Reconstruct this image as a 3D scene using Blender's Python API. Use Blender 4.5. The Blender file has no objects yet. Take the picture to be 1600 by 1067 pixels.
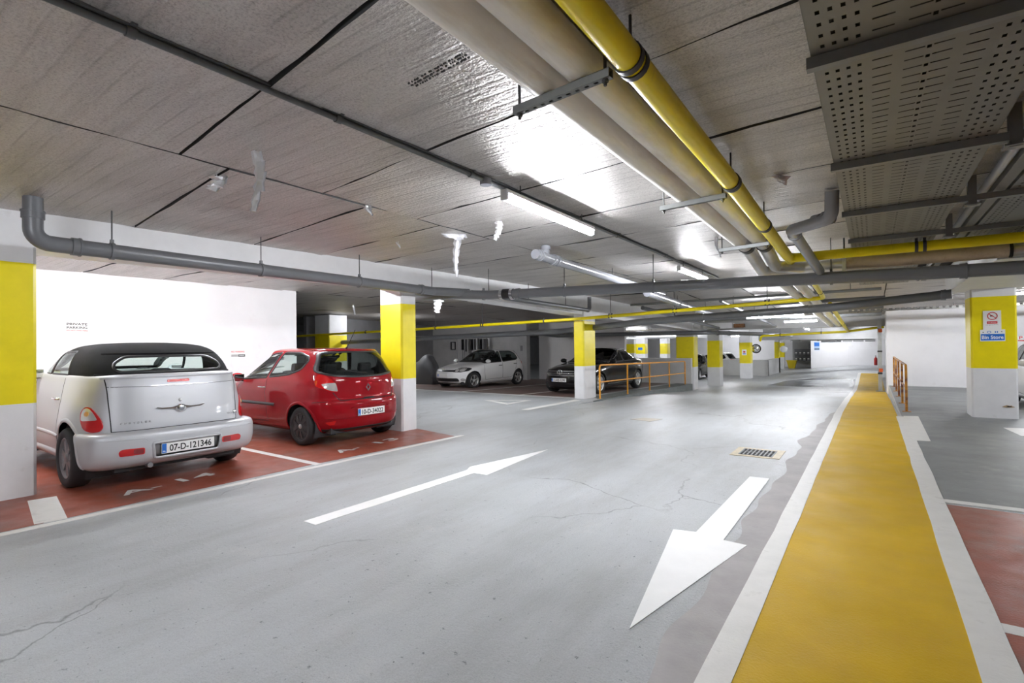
import bpy, bmesh, math, random
from mathutils import Vector as V, Matrix, noise, geometry
from mathutils.bvhtree import BVHTree
random.seed(7)
sc = bpy.context.scene
COL = sc.collection
PI = math.pi
TAU = 2 * PI
EYE = 1.5

# ------------------------------------------------------------------ helpers
class MB:
    """collects shapes and links them as one mesh object"""
    def __init__(s):
        s.v = []; s.f = []; s.m = []; s.sm = []
    def add(s, vs, fs, mi=0, smooth=False):
        o = len(s.v)
        s.v += [tuple(p) for p in vs]
        for f in fs:
            s.f.append(tuple(i + o for i in f)); s.m.append(mi); s.sm.append(smooth)
        return s
    def box(s, c, d, mi=0, rz=0, M=None, bev=0):
        x, y, z = d[0] / 2, d[1] / 2, d[2] / 2
        if bev <= 0:
            vs = [V((a * x, b * y, e * z)) for a in (-1, 1) for b in (-1, 1) for e in (-1, 1)]
            fs = [(0, 1, 3, 2), (4, 6, 7, 5), (0, 4, 5, 1), (2, 3, 7, 6), (0, 2, 6, 4), (1, 5, 7, 3)]
        else:
            bm = bmesh.new(); bmesh.ops.create_cube(bm, size=1)
            for q in bm.verts: q.co = V((q.co.x * d[0], q.co.y * d[1], q.co.z * d[2]))
            bmesh.ops.bevel(bm, geom=list(bm.edges), offset=bev, segments=2, affect='EDGES', profile=.5)
            bm.verts.index_update()
            vs = [q.co.copy() for q in bm.verts]; fs = [tuple(q.index for q in f.verts) for f in bm.faces]
            bm.free()
        R = M if M is not None else Matrix.Rotation(rz, 4, 'Z')
        return s.add([R @ q + V(c) for q in vs], fs, mi)
    def bx(s, x0, x1, y0, y1, z0, z1, mi=0, bev=0):
        return s.box(((x0 + x1) / 2, (y0 + y1) / 2, (z0 + z1) / 2), (abs(x1 - x0), abs(y1 - y0), abs(z1 - z0)), mi, bev=bev)
    def prism(s, pts, z0, z1, mi=0, top=None):
        n = len(pts)
        vs = [(p[0], p[1], z0) for p in pts] + [(p[0], p[1], z1) for p in pts]
        fs = [tuple(range(n))[::-1], tuple(range(n, 2 * n))] + [(i, (i + 1) % n, n + (i + 1) % n, n + i) for i in range(n)]
        return s.add(vs, fs, mi)
    def tube(s, pts, r, n=12, mi=0, cap=True, smooth=True):
        pts = [V(p) for p in pts]; k = len(pts)
        rs = r if isinstance(r, (list, tuple)) else [r] * k
        rings = []; up = None
        for i, p in enumerate(pts):
            t = (pts[min(i + 1, k - 1)] - pts[max(i - 1, 0)]).normalized()
            if up is None:
                up = V((0, 0, 1)) if abs(t.z) < .9 else V((1, 0, 0))
            a = t.cross(up).normalized(); b = a.cross(t).normalized(); up = b
            rings.append([p + (a * math.cos(TAU * j / n) + b * math.sin(TAU * j / n)) * rs[i] for j in range(n)])
        vs = [q for ring in rings for q in ring]
        fs = [(i * n + j, i * n + (j + 1) % n, (i + 1) * n + (j + 1) % n, (i + 1) * n + j) for i in range(k - 1) for j in range(n)]
        s.add(vs, fs, mi, smooth)
        if cap:
            s.add(rings[0], [tuple(range(n))], mi); s.add(rings[-1], [tuple(range(n))[::-1]], mi)
        return s
    def lathe(s, prof, M, n=32, mi=0, smooth=True):
        """prof: (radius, height) pairs round the local Z axis of M"""
        k = len(prof)
        vs = [M @ V((r * math.cos(TAU * j / n), r * math.sin(TAU * j / n), h)) for r, h in prof for j in range(n)]
        fs = [(i * n + j, i * n + (j + 1) % n, (i + 1) * n + (j + 1) % n, (i + 1) * n + j) for i in range(k - 1) for j in range(n)]
        return s.add(vs, fs, mi, smooth)
    def build(s, name, mats, parent=None, inv=None):
        me = bpy.data.meshes.new(name)
        me.from_pydata(s.v, [], s.f)
        for m in (mats if isinstance(mats, (list, tuple)) else [mats]): me.materials.append(m)
        me.polygons.foreach_set('material_index', s.m)
        me.polygons.foreach_set('use_smooth', s.sm)
        me.update()
        o = bpy.data.objects.new(name, me); COL.objects.link(o)
        if parent is not None:
            o.parent = parent
            b = parent.get('_b')
            if b is not None and inv is None:
                o.matrix_parent_inverse = Matrix.Translation(-V(b))
        return o

def tag(o, label=None, cat=None, group=None, kind=None):
    if label: o['label'] = label
    if cat: o['category'] = cat
    if group: o['group'] = group
    if kind: o['kind'] = kind
    return o
def thing(name, label, cat, loc=(0, 0, 0), rz=0, group=None, local=False, kind=None):
    """an Empty at the base of a thing; children are built in world space unless local"""
    o = bpy.data.objects.new(name, None); COL.objects.link(o)
    o.location = loc; o.rotation_euler = (0, 0, rz); o.empty_display_size = .2
    if not local: o['_b'] = tuple(loc)
    return tag(o, label, cat, group, kind)
def struct(name, mb, mats, label=None, cat=None):
    o = mb.build(name, mats); o['kind'] = 'structure'
    return tag(o, label, cat)
def arc(p, a, b, r, n=8):
    """fillet at p between directions to a and b"""
    p, a, b = V(p), V(a), V(b)
    u = (a - p).normalized(); w = (b - p).normalized()
    half = math.acos(max(-1, min(1, u.dot(w)))) / 2
    d = r / math.tan(half); c = p + (u + w).normalized() * (r / math.sin(half))
    s0 = p + u * d - c; s1 = p + w * d - c
    ang = math.acos(max(-1, min(1, s0.normalized().dot(s1.normalized()))))
    out = []
    for i in range(n + 1):
        t = i / n
        out.append(c + (s0 * math.sin((1 - t) * ang) + s1 * math.sin(t * ang)) / math.sin(ang))
    return out
def bend(pts, r, n=8):
    out = [V(pts[0])]
    for i in range(1, len(pts) - 1): out += arc(pts[i], pts[i - 1], pts[i + 1], r, n)
    return out + [V(pts[-1])]
_tc = {}
def glyphs(text, size=1.0):
    """flat triangles of a text in its own x-y plane, centred"""
    if text in _tc: vs, fs = _tc[text]
    else:
        cu = bpy.data.curves.new('tmp', 'FONT'); cu.body = text; cu.size = 1; cu.align_x = 'CENTER'; cu.align_y = 'CENTER'; cu.resolution_u = 4; cu.offset = .022
        ob = bpy.data.objects.new('tmp', cu); COL.objects.link(ob)
        dg = bpy.context.evaluated_depsgraph_get(); dg.update()
        me = bpy.data.meshes.new_from_object(ob.evaluated_get(dg))
        vs = [q.co.copy() for q in me.vertices]; fs = [tuple(p.vertices) for p in me.polygons]
        bpy.data.objects.remove(ob); bpy.data.curves.remove(cu); bpy.data.meshes.remove(me)
        if vs:
            cx = (min(q.x for q in vs) + max(q.x for q in vs)) / 2; cy = (min(q.y for q in vs) + max(q.y for q in vs)) / 2
            vs = [q - V((cx, cy, 0)) for q in vs]
        _tc[text] = (vs, fs)
    return [q * size for q in vs], fs
def write(mb, text, M, height, width=None, mi=0):
    """put text into mb; M maps its x-y plane into place, width stretches it"""
    vs, fs = glyphs(text)
    if not vs: return
    w = max(q.x for q in vs) - min(q.x for q in vs); h = max(q.y for q in vs) - min(q.y for q in vs)
    ky = height / h; kx = width / w if width else ky
    mb.add([M @ V((q.x * kx, q.y * ky, 0)) for q in vs], fs, mi)
def frame(o, xa, ya):
    """matrix whose x axis is xa, y axis is ya, origin o"""
    xa = V(xa).normalized(); ya = V(ya).normalized(); za = xa.cross(ya)
    return Matrix(((xa.x, ya.x, za.x, o[0]), (xa.y, ya.y, za.y, o[1]), (xa.z, ya.z, za.z, o[2]), (0, 0, 0, 1)))

# ------------------------------------------------------------------ materials
def nodes(name):
    m = bpy.data.materials.new(name); m.use_nodes = True
    nt = m.node_tree; b = nt.nodes['Principled BSDF']
    return m, nt, b
def N(nt, t, **kw):
    n = nt.nodes.new(t)
    for k, v in kw.items():
        if k in n.inputs: n.inputs[k].default_value = v
        else: setattr(n, k, v)
    return n
def ramp(nt, fac, stops):
    r = nt.nodes.new('ShaderNodeValToRGB'); nt.links.new(fac, r.inputs[0])
    e = r.color_ramp.elements
    while len(e) < len(stops): e.new(.5)
    for q, (p, c) in zip(e, stops):
        q.position = p; q.color = (*c, 1) if len(c) == 3 else c
    return r.outputs[0]
def pm(name, col, rough=.5, metal=0, var=0, vs=3, bump=0, bs=40, coat=0, spec=.5, cior=1.5, dirt=None, ds=2, dw=(.5, .7), stretch=(1, 1, 1), rvar=0, back=None):
    m, nt, b = nodes(name); L = nt.links.new
    b.inputs['Base Color'].default_value = (*col, 1); b.inputs['Roughness'].default_value = rough
    b.inputs['Metallic'].default_value = metal; b.inputs['Specular IOR Level'].default_value = spec
    b.inputs['Coat Weight'].default_value = coat; b.inputs['Coat IOR'].default_value = cior; b.inputs['Coat Roughness'].default_value = .04
    if var or bump or dirt or rvar:
        tc = N(nt, 'ShaderNodeTexCoord'); mp = N(nt, 'ShaderNodeMapping'); mp.inputs['Scale'].default_value = stretch
        L(tc.outputs['Object'], mp.inputs[0]); co = mp.outputs[0]
    out = None
    if var:
        n = N(nt, 'ShaderNodeTexNoise', Scale=vs, Detail=6, Roughness=.6); L(co, n.inputs['Vector'])
        out = ramp(nt, n.outputs[0], [(.3, tuple(c * (1 - var) for c in col)), (.7, tuple(min(1, c * (1 + var)) for c in col))])
    if dirt:
        n = N(nt, 'ShaderNodeTexNoise', Scale=ds, Detail=8, Roughness=.65); L(co, n.inputs['Vector'])
        f = ramp(nt, n.outputs[0], [(dw[0], (0, 0, 0)), (dw[1], (1, 1, 1))])
        mx = N(nt, 'ShaderNodeMix', data_type='RGBA'); L(f, mx.inputs['Factor'])
        if out is not None: L(out, mx.inputs[6])
        else: mx.inputs[6].default_value = (*col, 1)
        mx.inputs[7].default_value = (*dirt, 1); out = mx.outputs[2]
    if back is not None:
        g = N(nt, 'ShaderNodeNewGeometry'); mx = N(nt, 'ShaderNodeMix', data_type='RGBA'); L(g.outputs['Backfacing'], mx.inputs['Factor'])
        if out is not None: L(out, mx.inputs[6])
        else: mx.inputs[6].default_value = (*col, 1)
        mx.inputs[7].default_value = (*back, 1); out = mx.outputs[2]
        mt = N(nt, 'ShaderNodeMath', operation='MULTIPLY_ADD'); L(g.outputs['Backfacing'], mt.inputs[0]); mt.inputs[1].default_value = -metal; mt.inputs[2].default_value = metal
        L(mt.outputs[0], b.inputs['Metallic'])
        mc = N(nt, 'ShaderNodeMath', operation='MULTIPLY_ADD'); L(g.outputs['Backfacing'], mc.inputs[0]); mc.inputs[1].default_value = -coat; mc.inputs[2].default_value = coat
        L(mc.outputs[0], b.inputs['Coat Weight'])
    if out is not None: L(out, b.inputs['Base Color'])
    if rvar:
        n = N(nt, 'ShaderNodeTexNoise', Scale=vs * 1.7, Detail=5); L(co, n.inputs['Vector'])
        L(ramp(nt, n.outputs[0], [(.35, (max(.02, rough - rvar),) * 3), (.7, (min(1, rough + rvar),) * 3)]), b.inputs['Roughness'])
    if bump:
        n = N(nt, 'ShaderNodeTexNoise', Scale=bs, Detail=4, Roughness=.6); L(co, n.inputs['Vector'])
        bp = N(nt, 'ShaderNodeBump', Strength=bump, Distance=.01); L(n.outputs[0], bp.inputs['Height']); L(bp.outputs[0], b.inputs['Normal'])
    return m
def emit(name, col, s):
    m, nt, b = nodes(name)
    b.inputs['Base Color'].default_value = (.8, .8, .8, 1); b.inputs['Emission Color'].default_value = (*col, 1); b.inputs['Emission Strength'].default_value = s
    return m
def glass(name, tint, refl=.04):
    m, nt, b = nodes(name); nt.nodes.remove(b); L = nt.links.new
    t = N(nt, 'ShaderNodeBsdfTransparent'); t.inputs[0].default_value = (*tint, 1)
    g = N(nt, 'ShaderNodeBsdfGlossy'); g.inputs['Roughness'].default_value = .03
    fr = N(nt, 'ShaderNodeFresnel', IOR=1.5); mx = N(nt, 'ShaderNodeMixShader')
    ge = N(nt, 'ShaderNodeNewGeometry'); ma = N(nt, 'ShaderNodeMath', operation='MULTIPLY_ADD'); L(ge.outputs['Backfacing'], ma.inputs[0]); ma.inputs[1].default_value = 1 / 1.5 - 1.5; ma.inputs[2].default_value = 1.5; L(ma.outputs[0], fr.inputs['IOR'])   # a thin pane: same reflection from both faces
    L(fr.outputs[0], mx.inputs[0]); L(t.outputs[0], mx.inputs[1]); L(g.outputs[0], mx.inputs[2])
    L(mx.outputs[0], nt.nodes['Material Output'].inputs['Surface'])
    return m

def floor_mat():
    m, nt, b = nodes('painted_concrete_floor'); L = nt.links.new
    tc = N(nt, 'ShaderNodeTexCoord'); co = tc.outputs['Object']
    n1 = N(nt, 'ShaderNodeTexNoise', Scale=.55, Detail=8, Roughness=.6); L(co, n1.inputs['Vector'])
    base = ramp(nt, n1.outputs[0], [(.3, (.36, .375, .38)), (.55, (.44, .46, .475)), (.75, (.49, .51, .53))])
    n2 = N(nt, 'ShaderNodeTexNoise', Scale=2.2, Detail=10, Roughness=.72); L(co, n2.inputs['Vector'])
    f2 = ramp(nt, n2.outputs[0], [(.58, (0, 0, 0)), (.72, (.55, .55, .55))])
    mx = N(nt, 'ShaderNodeMix', data_type='RGBA'); L(f2, mx.inputs['Factor']); L(base, mx.inputs[6]); mx.inputs[7].default_value = (.52, .52, .51, 1)
    # fine dark specks
    n3 = N(nt, 'ShaderNodeTexNoise', Scale=24, Detail=4, Roughness=.7); L(co, n3.inputs['Vector'])
    f3 = ramp(nt, n3.outputs[0], [(.635, (0, 0, 0)), (.69, (.85, .85, .85))])
    m2 = N(nt, 'ShaderNodeMix', data_type='RGBA'); L(f3, m2.inputs['Factor']); L(mx.outputs[2], m2.inputs[6]); m2.inputs[7].default_value = (.10, .11, .12, 1)
    # hairline cracks
    nd = N(nt, 'ShaderNodeTexNoise', Scale=1.3, Detail=6); L(co, nd.inputs['Vector'])
    ad = N(nt, 'ShaderNodeMix', data_type='RGBA', blend_type='LINEAR_LIGHT'); ad.inputs['Factor'].default_value = .35; L(co, ad.inputs[6]); L(nd.outputs[1], ad.inputs[7])
    vo = N(nt, 'ShaderNodeTexVoronoi', Scale=.33, feature='DISTANCE_TO_EDGE'); L(ad.outputs[2], vo.inputs['Vector'])
    ncm = N(nt, 'ShaderNodeTexNoise', Scale=.5, Detail=2); L(co, ncm.inputs['Vector'])
    cm = N(nt, 'ShaderNodeMath', operation='MULTIPLY'); L(ramp(nt, vo.outputs[0], [(.0, (.75, .75, .75)), (.0016, (0, 0, 0))]), cm.inputs[0]); L(ramp(nt, ncm.outputs[0], [(.47, (0, 0, 0)), (.55, (1, 1, 1))]), cm.inputs[1]); f4 = cm.outputs[0]
    m3 = N(nt, 'ShaderNodeMix', data_type='RGBA'); L(f4, m3.inputs['Factor']); L(m2.outputs[2], m3.inputs[6]); m3.inputs[7].default_value = (.12, .12, .12, 1)
    ng = N(nt, 'ShaderNodeTexNoise', Scale=110, Detail=4, Roughness=.7); L(co, ng.inputs['Vector'])
    gr = ramp(nt, ng.outputs[0], [(.3, (.80, .80, .80)), (.5, (1, 1, 1)), (.7, (1.08, 1.08, 1.08))])
    nl = N(nt, 'ShaderNodeTexNoise', Scale=.8, Detail=7, Roughness=.7); ml = N(nt, 'ShaderNodeMapping'); ml.inputs['Scale'].default_value = (2.2, .5, 1); L(co, ml.inputs[0]); L(ml.outputs[0], nl.inputs['Vector'])
    st = ramp(nt, nl.outputs[0], [(.36, (.84, .83, .81)), (.55, (1, 1, 1)), (.72, (1.07, 1.06, 1.05))])
    m6 = N(nt, 'ShaderNodeMix', data_type='RGBA', blend_type='MULTIPLY'); m6.inputs['Factor'].default_value = 1; L(m3.outputs[2], m6.inputs[6]); L(gr, m6.inputs[7])
    m7 = N(nt, 'ShaderNodeMix', data_type='RGBA', blend_type='MULTIPLY'); m7.inputs['Factor'].default_value = 1; L(m6.outputs[2], m7.inputs[6]); L(st, m7.inputs[7])
    L(m7.outputs[2], b.inputs['Base Color'])
    n5 = N(nt, 'ShaderNodeTexNoise', Scale=1.1, Detail=7, Roughness=.65); L(co, n5.inputs['Vector'])
    L(ramp(nt, n5.outputs[0], [(.3, (.29,) * 3), (.7, (.42,) * 3)]), b.inputs['Roughness'])
    nb = N(nt, 'ShaderNodeTexNoise', Scale=40, Detail=5, Roughness=.7); L(co, nb.inputs['Vector'])
    nb2 = N(nt, 'ShaderNodeTexNoise', Scale=3.5, Detail=4); L(co, nb2.inputs['Vector'])
    mm = N(nt, 'ShaderNodeMath', operation='MULTIPLY_ADD'); L(nb2.outputs[0], mm.inputs[0]); mm.inputs[1].default_value = 1.2; L(nb.outputs[0], mm.inputs[2])
    bp = N(nt, 'ShaderNodeBump', Strength=1, Distance=.012); L(mm.outputs[0], bp.inputs['Height']); L(bp.outputs[0], b.inputs['Normal'])
    return m
def foil_mat(name, col, rough, bump):
    """foil facing on insulation board: crinkled, faint ribs running across"""
    m, nt, b = nodes(name); L = nt.links.new
    tc = N(nt, 'ShaderNodeTexCoord'); mp = N(nt, 'ShaderNodeMapping'); mp.inputs['Scale'].default_value = (.35, 2.2, 1); mp.inputs['Rotation'].default_value = (0, 0, .08)
    L(tc.outputs['Object'], mp.inputs[0])
    n1 = N(nt, 'ShaderNodeTexNoise', Scale=2.0, Detail=7, Roughness=.65); L(mp.outputs[0], n1.inputs['Vector'])
    c1 = ramp(nt, n1.outputs[0], [(.3, tuple(c * .78 for c in col)), (.5, col), (.72, tuple(min(1, c * 1.12) for c in col))])
    n4 = N(nt, 'ShaderNodeTexNoise', Scale=9, Detail=6, Roughness=.7); L(mp.outputs[0], n4.inputs['Vector'])
    f4 = ramp(nt, n4.outputs[0], [(.62, (0, 0, 0)), (.75, (.5, .5, .5))])
    mx = N(nt, 'ShaderNodeMix', data_type='RGBA'); L(f4, mx.inputs['Factor']); L(c1, mx.inputs[6]); mx.inputs[7].default_value = (.24, .21, .18, 1)
    # crinkle shade put into the colour: grain and broken dark lines along the ribs
    ng = N(nt, 'ShaderNodeTexNoise', Scale=75, Detail=5, Roughness=.75); L(tc.outputs['Object'], ng.inputs['Vector'])
    gr = ramp(nt, ng.outputs[0], [(.32, (.62, .62, .62)), (.5, (1, 1, 1)), (.7, (1.12, 1.12, 1.12))])
    wl = N(nt, 'ShaderNodeTexWave', Scale=1.15, Distortion=1.2, Detail=2, bands_direction='Y'); wl.inputs['Detail Scale'].default_value = 1.5; L(mp.outputs[0], wl.inputs['Vector'])
    nm = N(nt, 'ShaderNodeTexNoise', Scale=1.6, Detail=5); L(tc.outputs['Object'], nm.inputs['Vector'])
    ma = N(nt, 'ShaderNodeMath', operation='MULTIPLY'); L(ramp(nt, wl.outputs[1], [(0, (.30, .30, .30)), (.06, (0, 0, 0))]), ma.inputs[0]); L(ramp(nt, nm.outputs[0], [(.44, (0, 0, 0)), (.6, (1, 1, 1))]), ma.inputs[1])
    m4 = N(nt, 'ShaderNodeMix', data_type='RGBA', blend_type='MULTIPLY'); m4.inputs['Factor'].default_value = 1; L(mx.outputs[2], m4.inputs[6]); L(gr, m4.inputs[7])
    m5 = N(nt, 'ShaderNodeMix', data_type='RGBA'); L(ma.outputs[0], m5.inputs['Factor']); L(m4.outputs[2], m5.inputs[6]); m5.inputs[7].default_value = (.12, .11, .10, 1)
    L(m5.outputs[2], b.inputs['Base Color'])
    b.inputs['Metallic'].default_value = .72; b.inputs['Roughness'].default_value = rough
    n2 = N(nt, 'ShaderNodeTexNoise', Scale=38, Detail=4, Roughness=.6); L(tc.outputs['Object'], n2.inputs['Vector'])
    n3 = N(nt, 'ShaderNodeTexNoise', Scale=16, Detail=3, Roughness=.5); L(mp.outputs[0], n3.inputs['Vector'])
    wv = N(nt, 'ShaderNodeTexWave', Scale=1.15, Distortion=1.2, Detail=2, bands_direction='Y'); wv.inputs['Detail Scale'].default_value = 1.5
    L(mp.outputs[0], wv.inputs['Vector'])
    w2 = ramp(nt, wv.outputs[1], [(.0, (0, 0, 0)), (.12, (1, 1, 1))])
    a1 = N(nt, 'ShaderNodeMath', operation='MULTIPLY_ADD'); L(n3.outputs[0], a1.inputs[0]); a1.inputs[1].default_value = .9; L(n2.outputs[0], a1.inputs[2])
    a2 = N(nt, 'ShaderNodeMath', operation='MULTIPLY_ADD'); L(w2, a2.inputs[0]); a2.inputs[1].default_value = .25; L(a1.outputs[0], a2.inputs[2])
    bp = N(nt, 'ShaderNodeBump', Strength=bump, Distance=.012); L(a2.outputs[0], bp.inputs['Height']); L(bp.outputs[0], b.inputs['Normal'])
    return m

M = {}
M['floor'] = floor_mat()
M['foil'] = foil_mat('foil_faced_board', (.545, .52, .50), .47, 1.0)
M['slab'] = pm('slab_and_joint_shade', (.05, .05, .05), .9)
M['wallwhite'] = pm('white_wall_paint', (.86, .85, .86), .55, var=.03, vs=1.5, bump=.08, bs=60, dirt=(.70, .68, .66), ds=1.4, dw=(.6, .85))
M['white'] = pm('white_paint', (.80, .80, .81), .5, var=.04, vs=4, bump=.06, bs=50, dirt=(.50, .48, .45), ds=3, dw=(.64, .85))
M['yellow'] = pm('yellow_paint', (.88, .73, .004), .38, var=.05, vs=5, bump=.05, bs=50, dirt=(.60, .45, .02), ds=4, dw=(.66, .85))
M['grey_wall'] = pm('grey_render', (.42, .42, .42), .7, var=.1, vs=2, bump=.1, bs=40)
M['dark_wall'] = pm('dark_grey_wall', (.22, .22, .23), .8, var=.1, vs=2)
M['dark'] = pm('dark_void', (.035, .035, .037), .9)
M['walk'] = pm('yellow_walkway_paint', (.58, .365, .004), .5, spec=.15, var=.10, vs=1.6, bump=.35, bs=70, dirt=(.55, .33, .012), ds=2.4, dw=(.5, .85), rvar=.08)
M['red'] = pm('red_floor_paint', (.28, .065, .035), .42, var=.18, vs=2.5, bump=.25, bs=60, dirt=(.20, .12, .10), ds=1.7, dw=(.5, .72), rvar=.08)
M['red_dull'] = pm('dull_brown_red_floor_paint', (.17, .10, .085), .5, var=.2, vs=2, dirt=(.20, .17, .15), ds=1.2, dw=(.4, .7))
M['pale_grey'] = pm('pale_grey_panel', (.62, .62, .61), .6, var=.06, vs=2)
M['kerb'] = pm('worn_kerb_concrete', (.15, .165, .16), .7, var=.15, vs=3, dirt=(.26, .27, .26), ds=5, dw=(.58, .8))
M['side'] = pm('worn_dark_floor', (.22, .23, .23), .5, var=.22, vs=1.2, bump=.25, bs=50, dirt=(.34, .34, .33), ds=2.5, dw=(.55, .8))
M['line'] = pm('white_line_paint', (.74, .73, .70), .45, var=.06, vs=5, bump=.2, bs=60, dirt=(.45, .43, .40), ds=5, dw=(.58, .8))
M['arrow'] = pm('white_arrow_paint', (.82, .82, .81), .42, var=.03, vs=5, bump=.2, bs=60, dirt=(.55, .55, .54), ds=6, dw=(.66, .85))
M['bare'] = pm('bare_concrete', (.34, .32, .315), .55, var=.14, vs=3, bump=.25, bs=50, dirt=(.36, .35, .34), ds=5, dw=(.55, .75))
M['pvc'] = pm('grey_plastic_pipe', (.145, .15, .16), .32, var=.06, vs=4)
M['pvc_light'] = pm('light_grey_plastic_pipe', (.30, .31, .34), .22)
M['gas'] = pm('yellow_gas_pipe_paint', (.90, .74, .003), .38, var=.05, vs=5, dirt=(.5, .4, .03), ds=6, dw=(.66, .9))
M['lag'] = pm('pale_pipe_lagging', (.86, .84, .79), .42, metal=.0, var=.07, vs=3, bump=.12, bs=14, dirt=(.45, .34, .24), ds=1.3, dw=(.52, .9), stretch=(3, .5, 3))
M['lag_foil'] = pm('foil_pipe_lagging', (.66, .65, .63), .3, metal=.6, var=.08, vs=4, bump=.3, bs=25)
M['clamp'] = pm('dark_rubber_clamp', (.045, .045, .05), .5)
M['steel'] = pm('galvanised_steel', (.42, .43, .42), .42, metal=.7, var=.08, vs=6)
M['strut'] = pm('grey_strut_steel', (.24, .25, .25), .5, metal=.5, var=.1, vs=6)
M['tray'] = pm('cable_tray_steel', (.23, .23, .215), .5, metal=.5, var=.08, vs=4)
M['rod'] = pm('threaded_rod_steel', (.09, .09, .09), .5, metal=.6)
M['batten'] = pm('dark_conduit', (.10, .105, .11), .45, var=.15, vs=8)
M['strip'] = pm('torn_foil', (.80, .80, .82), .28, metal=.55, bump=.5, bs=30)
M['orange'] = pm('orange_rail_paint', (.78, .33, .015), .4, var=.12, vs=9, dirt=(.30, .10, .02), ds=7, dw=(.62, .72))
M['rust'] = pm('rusty_rail_paint', (.62, .27, .02), .5, var=.2, vs=9, dirt=(.16, .05, .025), ds=4, dw=(.42, .56))
M['tube'] = emit('lit_fluorescent_tube', (.93, .95, 1), 110)
M['housing'] = pm('light_fitting_body', (.80, .81, .83), .35)
M['black'] = pm('black_plastic', (.018, .018, .02), .4)
M['signwhite'] = pm('white_sign_face', (.88, .88, .87), .35)
M['signred'] = pm('red_sign_print', (.62, .03, .04), .4)
M['signblue'] = pm('blue_sign_print', (.02, .16, .60), .4)
M['signblack'] = pm('black_sign_print', (.02, .02, .02), .4)
M['chrome'] = pm('chrome', (.75, .76, .78), .12, metal=1)
M['tyre'] = pm('tyre_rubber', (.022, .022, .024), .75, bump=.15, bs=80)
M['skip'] = pm('yellow_plastic_bin', (.80, .62, .02), .4)
# ------------------------------------------------------------------ floor levels
def lerp(pts, y):
    if y <= pts[0][0]: return pts[0][1]
    for (a, b), (c, d) in zip(pts, pts[1:]):
        if y <= c:
            t = (y - a) / (c - a); t = t * t * (3 - 2 * t) * .5 + t * .5
            return b + (d - b) * t
    return pts[-1][1]
DL = [(11, 0), (13.5, .05), (17, .18), (21.7, .42), (26, .55), (34, .6), (60, .6)]
DW = [(13, 0), (17, .1), (21, .27), (25.5, .44), (29, .42), (34, .25), (40, .2), (60, .2)]
KL, KR, KE = -6.2, .45, 22.0          # kerb lines left and right of the ramped aisle, and where the raised bays end
def zaisle(x, y):
    t = min(1, max(0, (x + 5) / 4))
    return -(lerp(DL, y) * (1 - t) + lerp(DW, y) * t)
def zbay(x, y): return -.017 * max(0, y - 12.5)
def zf(x, y):
    if y < KE:
        if x < KL: return zbay(x, y)
        if x > KR: return 0
    return zaisle(x, y)
def zc(y): return 2.97 - .75 * lerp(DL, y)

def rng(a, b, st):
    n = max(1, round((b - a) / st)); return [a + (b - a) * i / n for i in range(n + 1)]
mb = MB()
def sheet(x0, x1, y0, y1, fz, sx=1.0, sy=.5):
    xs, ys = rng(x0, x1, sx), rng(y0, y1, sy); n = len(xs)
    mb.add([(x, y, fz(x, y)) for y in ys for x in xs],
           [(j * n + i, j * n + i + 1, (j + 1) * n + i + 1, (j + 1) * n + i) for j in range(len(ys) - 1) for i in range(n - 1)], 0, True)
sheet(KL, KR, -7, KE, zaisle); sheet(-32, KL, -7, KE, zbay, 2); sheet(KR, 12, -7, KE, lambda x, y: 0, 2, 2)
sheet(-32, 12, KE, 56, zaisle, 1)
def riser(x, f0, f1):
    ys = rng(11, KE, .5)
    mb.add([(x, y, f(x, y)) for y in ys for f in (f0, f1)], [(2 * i, 2 * i + 2, 2 * i + 3, 2 * i + 1) for i in range(len(ys) - 1)])
riser(KL, zaisle, zbay); riser(KR, zaisle, lambda x, y: 0)
xs = rng(-32, KL, 1)
mb.add([(x, KE, f(x, KE)) for x in xs for f in (zaisle, zbay)], [(2 * i, 2 * i + 2, 2 * i + 3, 2 * i + 1) for i in range(len(xs) - 1)])
mb.add([(KR, KE, zaisle(KR, KE)), (12, KE, zaisle(12, KE)), (12, KE, 0), (KR, KE, 0)], [(0, 1, 2, 3)])
struct('floor', mb, M['floor'])

# painted areas and lines lie on the floor as thin coats
def coat(name, mat, poly, off=.003, label=None, cat='floor marking', step=.6):
    """polygon draped on the floor, cut into strips along y so that it follows the ramp"""
    bm = bmesh.new()
    vs = [bm.verts.new((p[0], p[1], 0)) for p in poly]; bm.faces.new(vs)
    y0, y1 = min(p[1] for p in poly), max(p[1] for p in poly)
    if y1 > 11:
        y = y0 + step
        while y < y1:
            bmesh.ops.bisect_plane(bm, geom=bm.verts[:] + bm.edges[:] + bm.faces[:], plane_co=(0, y, 0), plane_no=(0, 1, 0)); y += step
    bm.normal_update()
    if bm.faces[:] and sum(f.normal.z for f in bm.faces) < 0: bmesh.ops.reverse_faces(bm, faces=bm.faces[:])
    bm.verts.index_update()
    m = MB(); vv = [q.co.copy() for q in bm.verts]
    cx = sum(p[0] for p in poly) / len(poly)
    m.add([(q.x, q.y, zf(q.x + (.002 if cx > q.x else -.002), q.y) + off) for q in vv], [tuple(q.index for q in f.verts) for f in bm.faces])
    m.add([(q.x, q.y, zf(q.x, q.y) + off) for q in vv] + [(q.x, q.y, zf(q.x, q.y) - .002) for q in vv],
          [(e.verts[0].index, e.verts[1].index, e.verts[1].index + len(vv), e.verts[0].index + len(vv)) for e in bm.edges if e.is_boundary])
    bm.free()
    return struct(name, m, mat, label, cat)
def line(name, x0, y0, x1, y1, w, label, off=.005, mat=None):
    d = V((x1 - x0, y1 - y0)).normalized(); n = V((-d.y, d.x)) * w / 2
    return coat(name, mat or M['line'], [(x0 + n.x, y0 + n.y), (x0 - n.x, y0 - n.y), (x1 - n.x, y1 - n.y), (x1 + n.x, y1 + n.y)], off, label)
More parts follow.
